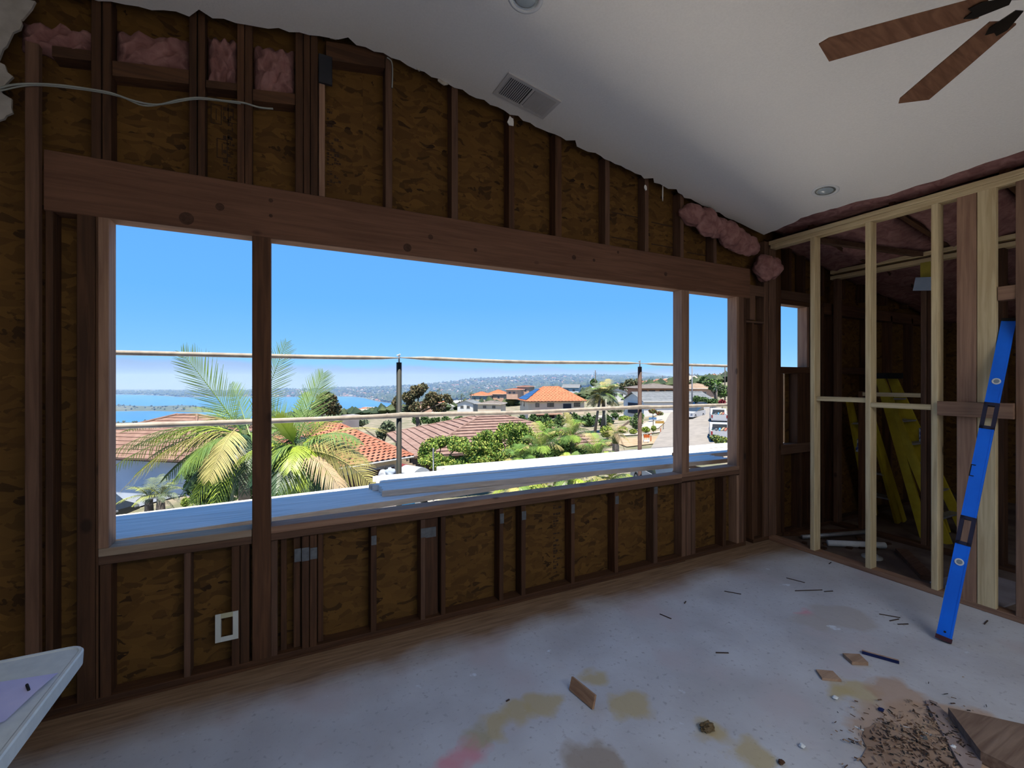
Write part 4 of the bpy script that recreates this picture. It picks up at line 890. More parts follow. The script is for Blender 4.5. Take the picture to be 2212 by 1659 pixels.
def house(name, P0, P1, depth, h, roof, rh, oh, mw, mr, label, windows=(), courses=9, garage=(), trim=M_TRM, rib=0.0, chimney=None, ridge_along='auto', thick=.18, extra=None):
    P0 = Vector(P0); P1 = Vector(P1); w = (P1-P0).xy.length; a = math.atan2(P1.y-P0.y, P1.x-P0.x); t = frame(name, (P0.x, P0.y, P0.z), a)
    obj('walls', MB().box(0, 0, -1.5, w, depth, h), mw, t)
    x0, x1, y0, y1 = -oh, w+oh, -oh, depth+oh
    lx, ly = x1-x0, y1-y0; along_x = (lx >= ly) if ridge_along == 'auto' else (ridge_along == 'x')
    if along_x:
        m_ = ly/2; e = m_ if roof == 'hip' else 0.0
        if lx-2*e < .6: e = lx/2-.3
        ra_, rb_ = Vector((x0+e, (y0+y1)/2, h+rh)), Vector((x1-e, (y0+y1)/2, h+rh))
    else:
        m_ = lx/2; e = m_ if roof == 'hip' else 0.0
        if ly-2*e < .6: e = ly/2-.3
        ra_, rb_ = Vector(((x0+x1)/2, y0+e, h+rh)), Vector(((x0+x1)/2, y1-e, h+rh))
    c = [Vector((x0, y0, h)), Vector((x1, y0, h)), Vector((x1, y1, h)), Vector((x0, y1, h))]
    if along_x: sl_ = [(c[0], c[1], rb_, ra_), (c[1], c[2], rb_, rb_), (c[2], c[3], ra_, rb_), (c[3], c[0], ra_, ra_)]
    else: sl_ = [(c[0], c[1], ra_, ra_), (c[1], c[2], rb_, ra_), (c[2], c[3], rb_, rb_), (c[3], c[0], ra_, rb_)]
    if roof == 'gable':
        sl_ = [s_ for s_ in sl_ if (s_[2]-s_[3]).length > .01]
        if along_x: ge = [(Vector((0, 0, h)), Vector((0, depth, h)), Vector((0, depth/2, h+rh-.05))), (Vector((w, 0, h)), Vector((w, depth, h)), Vector((w, depth/2, h+rh-.05)))]
        else: ge = [(Vector((0, 0, h)), Vector((w, 0, h)), Vector((w/2, 0, h+rh-.05))), (Vector((0, depth, h)), Vector((w, depth, h)), Vector((w/2, depth, h+rh-.05)))]
        g_ = MB()
        for tri in ge: g_.add(tri, [(0, 1, 2)])
        obj('gable_wall', g_, mw, t, fix=False)
    mb = MB()
    for (A, Bp, Cp, D) in sl_:
        n = (Bp-A).cross(D-A if (D-A).length > .01 else Cp-A).normalized()
        if n.z < 0: n = -n
        for k in range(courses):
            f0, f1 = k/courses, (k+1)/courses; l0, r0 = A.lerp(D, f0), Bp.lerp(Cp, f0); l1, r1 = A.lerp(D, f1), Bp.lerp(Cp, f1); th = thick*.35
            if rib > 0 and (r0-l0).length > rib:
                nn = max(2, int((r0-l0).length/rib)); V = []
                for i in range(nn+1):
                    q = i/nn; b_ = n*(th+(.10 if i % 2 else 0.0)); V += [l0.lerp(r0, q)+b_, l1.lerp(r1, q)+b_*.6]
                mb.add(V, [(2*i, 2*i+2, 2*i+3, 2*i+1) for i in range(nn)]); mb.add([l0, r0, r0+n*th, l0+n*th], [(0, 1, 2, 3)])
            else: mb.add([l0+n*th, r0+n*th, r1+n*th*.2, l1+n*th*.2, l0, r0], [(0, 1, 2, 3), (4, 5, 1, 0)])
    obj('roof', mb, mr, t, fix=False)
    hp = [(ra_, rb_)]+([(q, ra_ if (q-ra_).length < (q-rb_).length else rb_) for q in c] if roof == 'hip' else [])
    mb = MB()
    for p, q in hp:
        if (p-q).length > .3: mb.tube([p+Vector((0, 0, .04)), q+Vector((0, 0, .08))], .11, 6)
    obj('ridge_cap', mb, mr, t, fix=False)
    mb = MB(); 
    for i in range(4):
        p, q = c[i], c[(i+1) % 4]
        if roof == 'gable' and ((along_x and i in (1, 3)) or (not along_x and i in (0, 2))): continue
        mb.tube([p-Vector((0, 0, .06)), q-Vector((0, 0, .06))], .10, 4)
    obj('eave_fascia', mb, trim, t, fix=False)
    obj('soffit', MB().box(x0, y0, h-.05, x1, y1, h-.01) if roof == 'hip' else MB().box(0, 0, h-.05, w, depth, h-.01), mw, t)
    def opening(side, u, z, ww2, hh, nm, m, fm, mull=1):
        def Pt(a_, b_, o_):
            if side == 'f': return Vector((a_, -o_, b_))
            if side == 'l': return Vector((-o_, depth-a_, b_))
            return Vector((w+o_, a_, b_))
        def slab(a0, a1, b0, b1, o0, o1):
            P = [Pt(a0, b0, o0), Pt(a1, b0, o0), Pt(a1, b1, o0), Pt(a0, b1, o0)]; return MB().prism(P, Pt(0, 0, o1)-Pt(0, 0, o0))
        f = obj(nm, slab(u-ww2/2, u+ww2/2, z-hh/2, z+hh/2, .0, .08), fm, t)
        for k in range(mull):
            a0 = u-ww2/2+.08+k*(ww2-.16)/mull; a1 = a0+(ww2-.16)/mull-.06*(mull > 1); obj('pane', slab(a0, a1, z-hh/2+.08, z+hh/2-.08, .08, .10), m, f)
    for (side, u, z, ww2, hh) in windows: opening(side, u, z, ww2, hh, 'window', M_GLS, trim, 2 if ww2 > 1.2 else 1)
    for (side, u, ww2, hh, m) in garage: opening(side, u, hh/2, ww2, hh, 'garage_door', m, M_TRW)
    if chimney:
        cx_, cy_, s_, ht, m = chimney; obj('chimney', MB().box(cx_-s_/2, cy_-s_/2, h, cx_+s_/2, cy_+s_/2, h+ht).box(cx_-s_/2-.06, cy_-s_/2-.06, h+ht-.02, cx_+s_/2+.06, cy_+s_/2+.06, h+ht+.1), m, t)
    if extra: extra(t, w)
    return tag(t, label, 'house')
def lv(px, py, z):                          # the point of the level plane z seen at this spot
    k = (z-CH)/((HY-py)/FP); d = ray(px, py); return Vector((k*d[0], k*d[1]-DW, z))
M_GD = xk('brown_garage_door', (.16, .09, .08), (.12, .07, .06)); M_GB = xk('dark_garage_door', (.05, .06, .09), (.04, .05, .07))
# left: big brown tile roof behind the palm
z = -4.2; A_ = lv(70, 978, z); B_ = lv(418, 992, z); A_.z = B_.z = -7.3
house('brown_tile_house', A_, B_, 13, 3.1, 'hip', 2.6, .7, W_BLU, R_BRN, 'low house with brown tile roof behind the left palm, the bay behind it', windows=[('f', 3, 1.6, 1.6, 1.1), ('r', 4, 1.6, 1.4, 1.1)], courses=12, trim=M_TRM)
# orange tile house with the garage
z = -4.0; A_ = lv(690, 1014, z); B_ = lv(872, 985, z); A_.z = B_.z = -6.7
house('orange_tile_house', A_, B_, 10.5, 2.7, 'hip', 2.3, .5, W_BEI, R_OR, 'stucco house with orange barrel tile roof and brown garage door behind the palm', garage=[('f', (B_-A_).xy.length-2.9, 4.2, 2.15, M_GD)], courses=16, rib=.22, trim=M_TRW, chimney=(6.2, 6.8, .95, 2.6, xk('chimney_block', (.50, .48, .45), (.42, .40, .38), scale=1)), ridge_along='y')
# long brown roof house in the middle
z = -4.6; A_ = lv(915, 983, z); B_ = lv(1300, 958, z); A_.z = B_.z = -7.3
house('taupe_roof_house', A_, B_, 15.5, 2.7, 'hip', 2.5, .9, W_DRK, mat_roof('red_brown_shake', (.44, .29, .23), (.32, .19, .145)), 'wide dark-walled house with stepped red-brown roof in the middle, behind the shrubs', windows=[('l', 9, 1.5, 1.2, 1.0), ('f', 3, 1.4, 1.6, 1.2)], courses=13, thick=.34)
# red roof house with solar panels
A_ = G(1141, 128); A_.z = 1.53-(907-HY)/FP*128; B_ = at(1262, 907, 131); B_.z = A_.z
def solar(t, w):
    n = 3; h0 = 5.3; 
    mp_ = xk('solar_panel', (.03, .07, .20), (.02, .05, .16), scale=1, rough=.2, spec=.7)
    for i in range(4):
        for j in range(6-i):
            y = 11.9-i*.75-j*1.82; x = -.45+i*1.25; zz = h0+.24+(x+.7)*4.1/6.7
            s_ = 4.1/6.7; obj('solar_panel', MB().prism([(x, y, zz), (x, y-1.75, zz), (x+1.2, y-1.75, zz+1.2*s_), (x+1.2, y, zz+1.2*s_)], (-.03, 0, .06)), mp_, t)
    obj('garage_canopy', MB().prism([(1.5, -2.6, 1.5), (9.5, -2.6, 1.5), (9.5, 0, 2.1), (1.5, 0, 2.1)], (0, 0, .18)), R_BRN, t)
house('red_tile_house', A_, B_, 12, 5.3, 'hip', 4.1, .7, W_BEI, R_RED, 'two-storey beige house with bright red tile roof and solar panels', windows=[('f', 2.2+.5, 4.2, 1.1, 1.15), ('f', 6.6, 4.2, 2.0, 1.15), ('f', 14.6, 4.2, 1.9, 1.2), ('l', 1.4, 4.2, 1.0, 1.3), ('l', 6.4, 4.2, 1.0, 1.3)],
      garage=[('f', 3.4, 2.4, 1.5, M_GD), ('f', 6.6, 2.4, 1.5, M_GD), ('f', 11.6, 2.6, 4.6, M_GB)], courses=11, rib=.5, extra=solar)
# grey roof white house, gable to the left
A_ = at(1347, 893, 92); B_ = at(1391, 895, 84); A_.z = B_.z = -5.0
house('grey_roof_house', A_, B_, 15, 2.6, 'gable', 1.6, .4, W_WHT, R_GRY, 'white single-storey house with grey shingle roof and dark garage door', garage=[('f', (B_-A_).xy.length*.52, 4.6, 2.2, M_GB)], ridge_along='y', trim=M_TRW)
A_ = at(1380, 870, 122); B_ = at(1475, 870, 122); A_.z = B_.z = -4.9
house('brown_flat_house', A_, B_, 12, 4.3, 'hip', 1.2, .8, W_BRN, R_TAN, 'two-storey brown stucco house with taupe roof behind the grey roofed house', windows=[('f', 1.5, 3.1, 1.4, 1.3), ('f', 3.6, 3.1, 1.7, 1.3), ('f', 6.3, 3.1, 1.3, 1.3), ('f', 8.3, 3.1, 2, 1.4)])
A_ = at(1488, 862, 125); B_ = at(1552, 862, 125); A_.z = B_.z = -4.6
house('peach_house', A_, B_, 10, 3.9, 'hip', 1.3, .6, W_PCH, mat_roof('pale_tile', (.62, .46, .32), (.5, .36, .25)), 'peach stucco house with pale tile roof above the parked cars', windows=[('f', 3.9, 2.3, 1.9, 1.2)], trim=M_TRW)
for (nm, p0, p1, base, Z, dp, h, rt, rh, mw, mr, lab) in (
    ('cottage', 988, 1022, 888, 175, 8, 3, 'gable', 1.2, W_WHT, R_GRY, 'small white cottage with grey roof right of the flag'),
    ('cottage', 1032, 1082, 887, 170, 9, 2.6, 'hip', 1.0, W_BEI, R_TAN, 'low beige cottage left of the red roofed house'),
    ('tile_roof_house', 1052, 1088, 866, 260, 12, 4, 'hip', 2.4, W_PCH, R_RED, 'small house with bright red roof far left of the solar panels'),
    ('tile_roof_house', 1016, 1048, 868, 250, 12, 3.5, 'hip', 2.0, W_BEI, R_RED, 'tiny orange roofed house above the white cottage'),
    ('terrace_house', 1094, 1118, 856, 230, 9, 3.4, 'hip', .5, W_PCH, R_RED, 'pink flat-topped house just left of the solar panel roof'),
    ('terrace_house', 1117, 1143, 852, 240, 9, 4.2, 'hip', .4, W_PCH, R_OR, 'taller pink house behind the solar panel roof'),
    ('pale_house', 1215, 1250, 850, 260, 9, 3.5, 'gable', 1.8, W_WHT, R_GRY, 'white house behind the right end of the red roof'),
    ('pale_house', 1320, 1352, 862, 170, 9, 3, 'gable', 1.4, W_WHT, R_TAN, 'pale house behind the tall palm with taupe roof'),
    ('brick_house', 905, 945, 885, 190, 9, 3, 'gable', 1.3, W_PCH, R_RED, 'peach house half hidden behind the eucalyptus')):
    A_ = at(p0, base, Z); B_ = at(p1, base, Z*.99); B_.z = A_.z
    house(nm, A_, B_, dp, h, rt, rh, .5, mw, mr, lab, windows=[('f', (B_-A_).xy.length*.3, h*.55, 1.4, 1.1), ('f', (B_-A_).xy.length*.7, h*.55, 1.4, 1.1)], courses=6, trim=M_TRW)
# terraced yard wall by the red house
o = obj('garden_wall', MB().prism([at(1222, 897, 110), at(1345, 903, 84), at(1345, 903, 84)-Vector((0, 0, 1.8)), at(1222, 897, 110)-Vector((0, 0, 1.8))], (.2, .3, 0)), W_BEI); tag(o, 'long beige garden wall right of the red roofed house', 'wall')
o = obj('garden_wall', MB().prism([at(1335, 925, 66), at(1366, 902, 80), at(1366, 902, 80)-Vector((0, 0, 1.6)), at(1335, 925, 66)-Vector((0, 0, 1.6))], (.3, .2, 0)), xk('tan_wall', (.46, .34, .24), (.36, .27, .19), scale=1)); tag(o, 'short tan wall sloping up beside the round green shrub', 'wall')

# ---------------- trees
def leaves(mb, c, rad, n, size, rng, nm=1, shell=.55):
    c = np.array(c); d = rng.normal(size=(n, 3)); d /= np.linalg.norm(d, axis=1)[:, None]; r_ = (shell+(1-shell)*rng.rand(n))[:, None]
    p = c+d*r_*np.array(rad); a = rng.normal(size=(n, 3)); a /= np.linalg.norm(a, axis=1)[:, None]; b_ = np.cross(a, rng.normal(size=(n, 3))); b_ /= np.linalg.norm(b_, axis=1)[:, None]
    s_ = (size*(.6+.8*rng.rand(n)))[:, None]; V = np.stack([p-a*s_, p+b_*s_*.5, p+a*s_, p-b_*s_*.5], 1).reshape(-1, 3); o = len(mb.v)
    mb.v += [tuple(q) for q in V.tolist()]; mb.f += [(o+4*i, o+4*i+1, o+4*i+2, o+4*i+3) for i in range(n)]
    pick = rng.randint(0, nm, n); mb.m += pick.tolist()
def tree(name, blobs, base, trunk_r, mats, n, size, label, seed=1, cat='tree', shell=.5, sub=0):
    rng = np.random.RandomState(seed); stems = blobs
    if sub:
        nb = []
        for c, r in blobs:
            for k in range(sub):
                d = rng.normal(size=3); d /= np.linalg.norm(d); q = rng.uniform(.35, .95); nb.append((Vector(c)+Vector((d[0]*r[0]*q, d[1]*r[1]*q, d[2]*r[2]*q)), tuple(x*rng.uniform(.42, .62) for x in r)))
        blobs = nb
    base = Vector(base); t = empty(name, base); mb = MB(); tot = sum(r[0]*r[2] for _, r in blobs)
    for c, r in blobs: leaves(mb, c, r, int(n*r[0]*r[2]/tot), size, rng, len(mats), shell)
    f = obj('foliage', mb, mats, t, fix=False); stuff(f)
    tb = MB(); top = Vector(blobs[0][0]); fk = base.lerp(top, .45); tb.tube([base-Vector((0, 0, .4)), fk], [trunk_r, trunk_r*.75], 8)
    for c, r in stems[:6]: tb.tube([fk, fk.lerp(Vector(c), .5)+Vector((0, 0, -.05*r[2])), Vector(c)], [trunk_r*.6, trunk_r*.4, trunk_r*.15], 6)
    obj('trunk', tb, xk('grey_bark', (.24, .19, .15), (.14, .11, .09), scale=3), t, fix=False); return tag(t, label, cat)
LG = [xk('leaf_bright', (.34, .50, .07), (.25, .40, .06), scale=2), xk('leaf_mid', (.17, .32, .06), (.13, .25, .05), scale=2), xk('leaf_yellow', (.52, .56, .12), (.42, .46, .10), scale=2)]
LE = [xk('leaf_olive', (.28, .25, .11), (.2, .18, .08), scale=2), xk('leaf_grey_olive', (.19, .20, .10), (.13, .15, .07), scale=2), xk('leaf_rust', (.27, .20, .10), (.2, .14, .07), scale=2)]
LD = [xk('leaf_deep', (.08, .16, .05), (.055, .12, .04), scale=2), xk('leaf_deep_pale', (.16, .27, .07), (.11, .2, .06), scale=2)]  # two deep greens, mixed leaf by leaf
LGY = [xk('leaf_grey_green', (.20, .25, .14), (.14, .18, .10), scale=2), xk('leaf_sage', (.28, .33, .19), (.2, .25, .14), scale=2)]
def bl(lst, Z): return [(at(px, py, Z+dz), (mpx(rx, Z), mpx(rx, Z)*.9, mpx(ry, Z))) for px, py, rx, ry, dz in lst]
tree('eucalyptus_tree', bl([(882, 856, 15, 20, 0), (905, 846, 17, 17, 1), (925, 866, 15, 18, 0), (945, 858, 12, 10, 1), (965, 866, 13, 12, 0), (858, 872, 11, 17, 1), (890, 885, 20, 14, 0), (950, 880, 18, 9, 1)], 68), G(905, 68), .35, LE, 16000, .2, 'tall olive-brown eucalyptus behind the near scaffold post', 3, sub=9, shell=.15)
tree('round_tree', bl([(705, 870, 24, 24, 0), (722, 884, 16, 14, 1), (690, 880, 16, 16, -1)], 66), G(705, 66), .3, LE, 2600, .26, 'round dusty brown-green tree behind the palm on the near slope', 4)
tree('round_tree', bl([(838, 925, 16, 16, 0), (825, 935, 12, 12, 0), (770, 912, 26, 9, 1), (725, 905, 20, 8, 0)], 52), G(820, 52), .2, LGY, 3200, .2, 'grey-green bushy trees between the chimney and the scaffold post', 5)
tree('leafy_shrub', bl([(925, 978, 24, 20, 0), (955, 955, 26, 17, 1), (990, 958, 28, 16, 0), (1020, 975, 32, 22, -1), (935, 1002, 34, 18, -1), (985, 1000, 34, 20, -1), (1040, 1000, 30, 18, -1), (1045, 950, 26, 18, 1)], 29), G(960, 29), .12, LG, 22000, .085, 'bright green open-branched shrub in front of the red-brown roof', 6, sub=10, shell=.15)
tree('leafy_tree', bl([(1105, 930, 36, 22, 0), (1075, 945, 26, 24, 1), (1145, 940, 34, 24, 0), (1090, 975, 40, 28, -1), (1150, 980, 36, 26, -1), (1190, 930, 24, 20, 1), (1215, 960, 30, 26, 1)], 31), G(1110, 31), .15, LG, 24000, .09, 'dense bright green tree left of the drooping palms', 7, sub=10, shell=.15)
tree('hedge', bl([(x, 908+4*math.sin(x), 14, 11, 0) for x in range(905, 1330, 19)], 78), G(1000, 78), .1, LD, 14000, .2, 'long dark green hedge behind the ridge of the red-brown roof', 8, 'hedge', sub=5)
for i, x in enumerate((1070, 1098, 1128, 1152, 1180, 1208, 1240, 1272, 1310)):
    tree('conical_shrub', bl([(x, 908+2*(i % 3), 13, 12, 0), (x, 898+2*(i % 3), 6, 8, 0)], 76), G(x, 76), .08, LD, 700, .2, ['leftmost dark shrub of the row below the red roofed house', 'second dark shrub from the left below the solar roofed house', 'third dark shrub of the row, below the corner of the red roofed house', 'fourth dark shrub of the row, under the canopy of the beige house', 'middle dark shrub of the row of nine below the red roofed house', 'sixth dark shrub of the row, below the garage opening', 'seventh dark shrub of the row, below the end of the red roof', 'eighth dark shrub of the row, just left of the tall palm trunks', 'rightmost dark shrub of the row, by the tall palm trunks'][i], 30+i, 'shrub')['group'] = 'row of dark shrubs'
tree('round_shrub', bl([(1374, 912, 15, 15, 0), (1380, 900, 12, 10, 0)], 62), G(1374, 62), .1, [LG[1], LGY[1]], 1600, .13, 'round green shrub behind the far scaffold post', 50, 'shrub')
tree('leafy_tree', bl([(1362, 830, 14, 12, 0), (1378, 826, 10, 9, 0), (1345, 835, 9, 8, 0)], 150), G(1362, 150), .3, [LGY[0], LE[0]], 1300, .4, 'pale green tree between the tall palm and the brown house', 51)
tree('dark_tree', bl([(1283, 826, 8, 8, 0)], 230), G(1283, 230), .3, LD, 500, .6, 'small dark conifer left of the tall palm', 52)
tree('green_tree', bl([(1545, 832, 16, 14, 0), (1560, 845, 16, 14, 0), (1530, 826, 12, 9, 0), (1520, 820, 10, 7, 3)], 100), G(1545, 100), .3, [LG[1], LGY[0]], 2600, .3, 'leafy tree beside the peach house at the right window edge', 53)
tree('hedge', bl([(1505, 862, 10, 7, 0), (1520, 864, 12, 7, 0), (1540, 868, 14, 7, 0)], 84), G(1520, 84), .1, LD, 1800, .18, 'clipped green hedge above the parked white cars', 54, 'hedge')
tree('red_shrub', bl([(1505, 850, 12, 5, 0)], 96), G(1505, 96), .1, [xk('leaf_red', (.45, .12, .08), (.3, .08, .05))], 500, .18, 'reddish flowering shrub in front of the peach house', 55, 'shrub')
tree('red_shrub', bl([(1560, 870, 8, 8, 0)], 70), G(1560, 70), .08, [xk('leaf_crimson', (.35, .03, .05), (.2, .02, .03))], 500, .13, 'crimson shrub near the parked pickup', 56, 'shrub')
tree('red_shrub', bl([(1410, 888, 10, 6, 0), (1425, 893, 9, 5, 0)], 72), G(1412, 72), .08, [MATS['leaf_red'], LG[1]], 700, .12, 'rust coloured shrub in front of the grey roofed house', 57, 'shrub')
tree('flowering_hedge', bl([(1560, 952, 18, 9, 0), (1565, 968, 14, 9, 0), (1545, 945, 12, 6, 0)], 34), G(1560, 34), .06, [LGY[0], LG[2], LG[1]], 2200, .08, 'sparse bush right of the road below the pickup', 58, 'shrub')
for k, (px, py, rx, ry, Z, lab) in enumerate(((1345, 928, 12, 7, 58, 'low green plants left of the far scaffold post'), (1368, 932, 8, 5, 57, 'small yellow-green plant tuft beside the scaffold post'), (1395, 928, 9, 6, 58, 'low plant tuft right of the far scaffold post'), (1412, 925, 5, 5, 58, 'small yellow tuft near the street sign'), (1310, 932, 15, 13, 52, 'dark green shrub at the foot of the tall palm trunks'), (1350, 906, 16, 8, 84, 'low green planting beside the beige garden wall'),
                                          (1330, 885, 22, 7, 88, 'sage bushes left of the white house driveway'), (400, 1085, 9, 10, 25, 'small bright green shrub right of the little palms'), (1010, 1052, 26, 7, 20, 'low yellow-green ground plants under the scaffold planks'), (700, 1122, 22, 9, 12, 'low flowering ground cover seen below the scaffold plank'))):
    tree('low_plant', bl([(px, py, rx, ry, 0)], Z), G(px, Z), .03, [LG[0], LG[2]] if k != 6 else LGY, 700 if k != 9 else 1200, mpx(2.2, Z), lab, 70+k, 'plant')

# palms
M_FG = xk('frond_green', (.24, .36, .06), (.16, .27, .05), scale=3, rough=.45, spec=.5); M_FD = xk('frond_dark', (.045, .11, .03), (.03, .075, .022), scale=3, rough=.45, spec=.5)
M_FY = xk('frond_yellow', (.56, .50, .16), (.44, .38, .12), scale=3, rough=.6); M_FL = xk('frond_lime', (.46, .58, .06), (.34, .46, .05), scale=3, rough=.45); M_FT = xk('frond_tan', (.66, .50, .30), (.52, .38, .22), scale=3)
M_PT = xk('palm_trunk', (.30, .26, .22), (.20, .165, .13), scale=6, bump=.3)
def frond(parent, base, tip, arch, ll, m, n=34, nrm=None, droop=.35, vang=.5, wid=.0125, segs=3, start=.12, rach=.018, fwd=.75):
    base = Vector(base); tip = Vector(tip); ctrl = (base+tip)/2+Vector((0, 0, arch)); rr = random.Random(int(abs(tip.x*91+tip.z*37)*10) % 9973); mb = MB()
    def Bz(t): return base*(1-t)**2+ctrl*2*t*(1-t)+tip*t*t
    mb.tube([Bz(i/8) for i in range(9)], [rach*(1-.85*i/8) for i in range(9)], 5)
    for i in range(n):
        t = start+(1-start)*i/(n-1); p = Bz(t); d = (Bz(min(1, t+.02))-Bz(t-.02)).normalized(); N_ = (Vector(nrm) if nrm is not None else Vector((0, 0, 1))); s_ = d.cross(N_).normalized(); up = s_.cross(d).normalized()
        l = ll*(math.sin(math.pi*min(1, .18+t*.78))**.7)*rr.uniform(.85, 1.1)
        for sg in (-1, 1):
            dirv = (s_*sg*1.0+d*fwd*(1+t*.8)+up*vang*.3+Vector((rr.uniform(-.08, .08), rr.uniform(-.08, .08), rr.uniform(-.08, .08)))).normalized(); q = p; V = []; w = wid
            wv = d.cross(dirv).cross(dirv).normalized()
            for k in range(segs+1):
                f = k/segs; ww_ = w*(1-f)**.6*(1 if k else .5)+.002; V += [q+wv*ww_, q-wv*ww_]
                q = q+(dirv+Vector((0, 0, -droop*(f+.3)**1.3))).normalized()*l/segs
            mb.add(V, [(2*k, 2*k+1, 2*k+3, 2*k+2) for k in range(segs)])
    return obj('frond', mb, m, parent, fix=False)
CV = Vector((-CA, -SA, .1)).normalized()*-1           # towards the distance
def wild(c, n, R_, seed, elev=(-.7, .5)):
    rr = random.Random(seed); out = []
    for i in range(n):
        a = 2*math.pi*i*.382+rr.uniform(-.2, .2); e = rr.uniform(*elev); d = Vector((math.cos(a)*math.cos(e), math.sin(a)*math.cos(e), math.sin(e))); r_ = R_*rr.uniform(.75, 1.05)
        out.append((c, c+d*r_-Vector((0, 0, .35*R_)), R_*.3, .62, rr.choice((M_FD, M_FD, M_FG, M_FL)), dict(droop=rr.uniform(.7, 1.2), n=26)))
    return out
def palm(name, crown, ground, tr, fr, label, boots=True):
    crown = Vector(crown); g = Vector(ground); t = empty(name, g)
    obj('trunk', MB().tube([g-Vector((0, 0, .5)), g.lerp(crown, .5), crown-Vector((0, 0, .15))], [tr*1.25, tr, tr*.85], 12), M_PT, t, smooth=True, fix=False)
    if boots: obj('crownshaft', MB().tube([crown-Vector((0, 0, .9)), crown-Vector((0, 0, .4)), crown+Vector((0, 0, .1))], [tr*.9, tr*1.25, tr*.5], 12), xk('crownshaft_green', (.16, .2, .07), (.1, .13, .05)), t, smooth=True, fix=False)
    for f in fr: frond(t, *f[:5], **(f[5] if len(f) > 5 else {}))
    return tag(t, label, 'palm tree')
cA = at(528, 938, 10.4); cB = at(648, 968, 9.6); cam_n = dict(nrm=tuple(CV), droop=.02, vang=.1)
def T(px, py, Z): return at(px, py, Z)
palm('queen_palm', cA, G(528, 10.4), .13, [
    (T(522, 935, 10.3), T(393, 762, 10.2), .10, .78, M_FG, dict(nrm=tuple(CV), droop=.05, n=38, wid=.0095, fwd=.9)),
    (T(548, 935, 10.6), T(618, 742, 10.8), .15, .62, M_FG, dict(nrm=tuple(CV), droop=.05, n=34, wid=.0095)),
    (T(520, 940, 10.2), T(228, 985, 9.4), .75, .85, M_FG, dict(droop=1.1, n=40)), (T(520, 940, 10.0), T(262, 1060, 8.9), .85, .75, M_FY, dict(droop=1.0, n=36)),
    (T(520, 935, 10.6), T(275, 930, 11.5), .45, .8, M_FG, dict(droop=.5, n=38)), (T(515, 950, 10.0), T(345, 1075, 9.2), .55, .7, M_FG, dict(droop=1.2, n=34)),
    (T(512, 925, 9.6), T(452, 1035, 8.6), .30, .62, M_FY, dict(nrm=tuple(CV), droop=.5, n=40, wid=.011, fwd=.6)), (T(520, 950, 10.0), T(425, 1090, 9.6), .4, .75, M_FD, dict(droop=1.0)),
    (T(530, 935, 10.8), T(410, 880, 12), .3, .7, M_FL, dict(droop=.3)), (T(535, 945, 10), T(500, 1100, 9.8), .3, .75, M_FD, dict(droop=.9)), (T(525, 945, 10.5), T(330, 985, 11), .5, .75, M_FD, dict(droop=.9)),
    (T(520, 945, 10.3), T(300, 1020, 10.2), .7, .75, M_FL, dict(droop=1.1)), (T(530, 955, 10.3), T(450, 1060, 11), .3, .7, M_FD, dict(droop=.7)), (T(540, 940, 10.3), T(500, 830, 11.5), .1, .5, M_FG, dict(nrm=tuple(CV), droop=.1)),
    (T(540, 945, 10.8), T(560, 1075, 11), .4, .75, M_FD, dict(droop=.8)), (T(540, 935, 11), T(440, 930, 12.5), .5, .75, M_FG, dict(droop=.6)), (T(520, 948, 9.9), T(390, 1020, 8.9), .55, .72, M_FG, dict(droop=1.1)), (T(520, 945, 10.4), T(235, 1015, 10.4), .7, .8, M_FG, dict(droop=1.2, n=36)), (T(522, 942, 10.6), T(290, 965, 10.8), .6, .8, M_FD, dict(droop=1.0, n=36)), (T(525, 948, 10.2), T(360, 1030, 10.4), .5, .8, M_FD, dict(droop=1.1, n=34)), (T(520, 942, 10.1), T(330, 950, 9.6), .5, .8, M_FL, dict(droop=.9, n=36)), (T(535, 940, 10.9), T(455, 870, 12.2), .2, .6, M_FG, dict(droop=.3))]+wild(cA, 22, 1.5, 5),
    'large queen palm behind the left mullion post, tallest frond in the left opening')
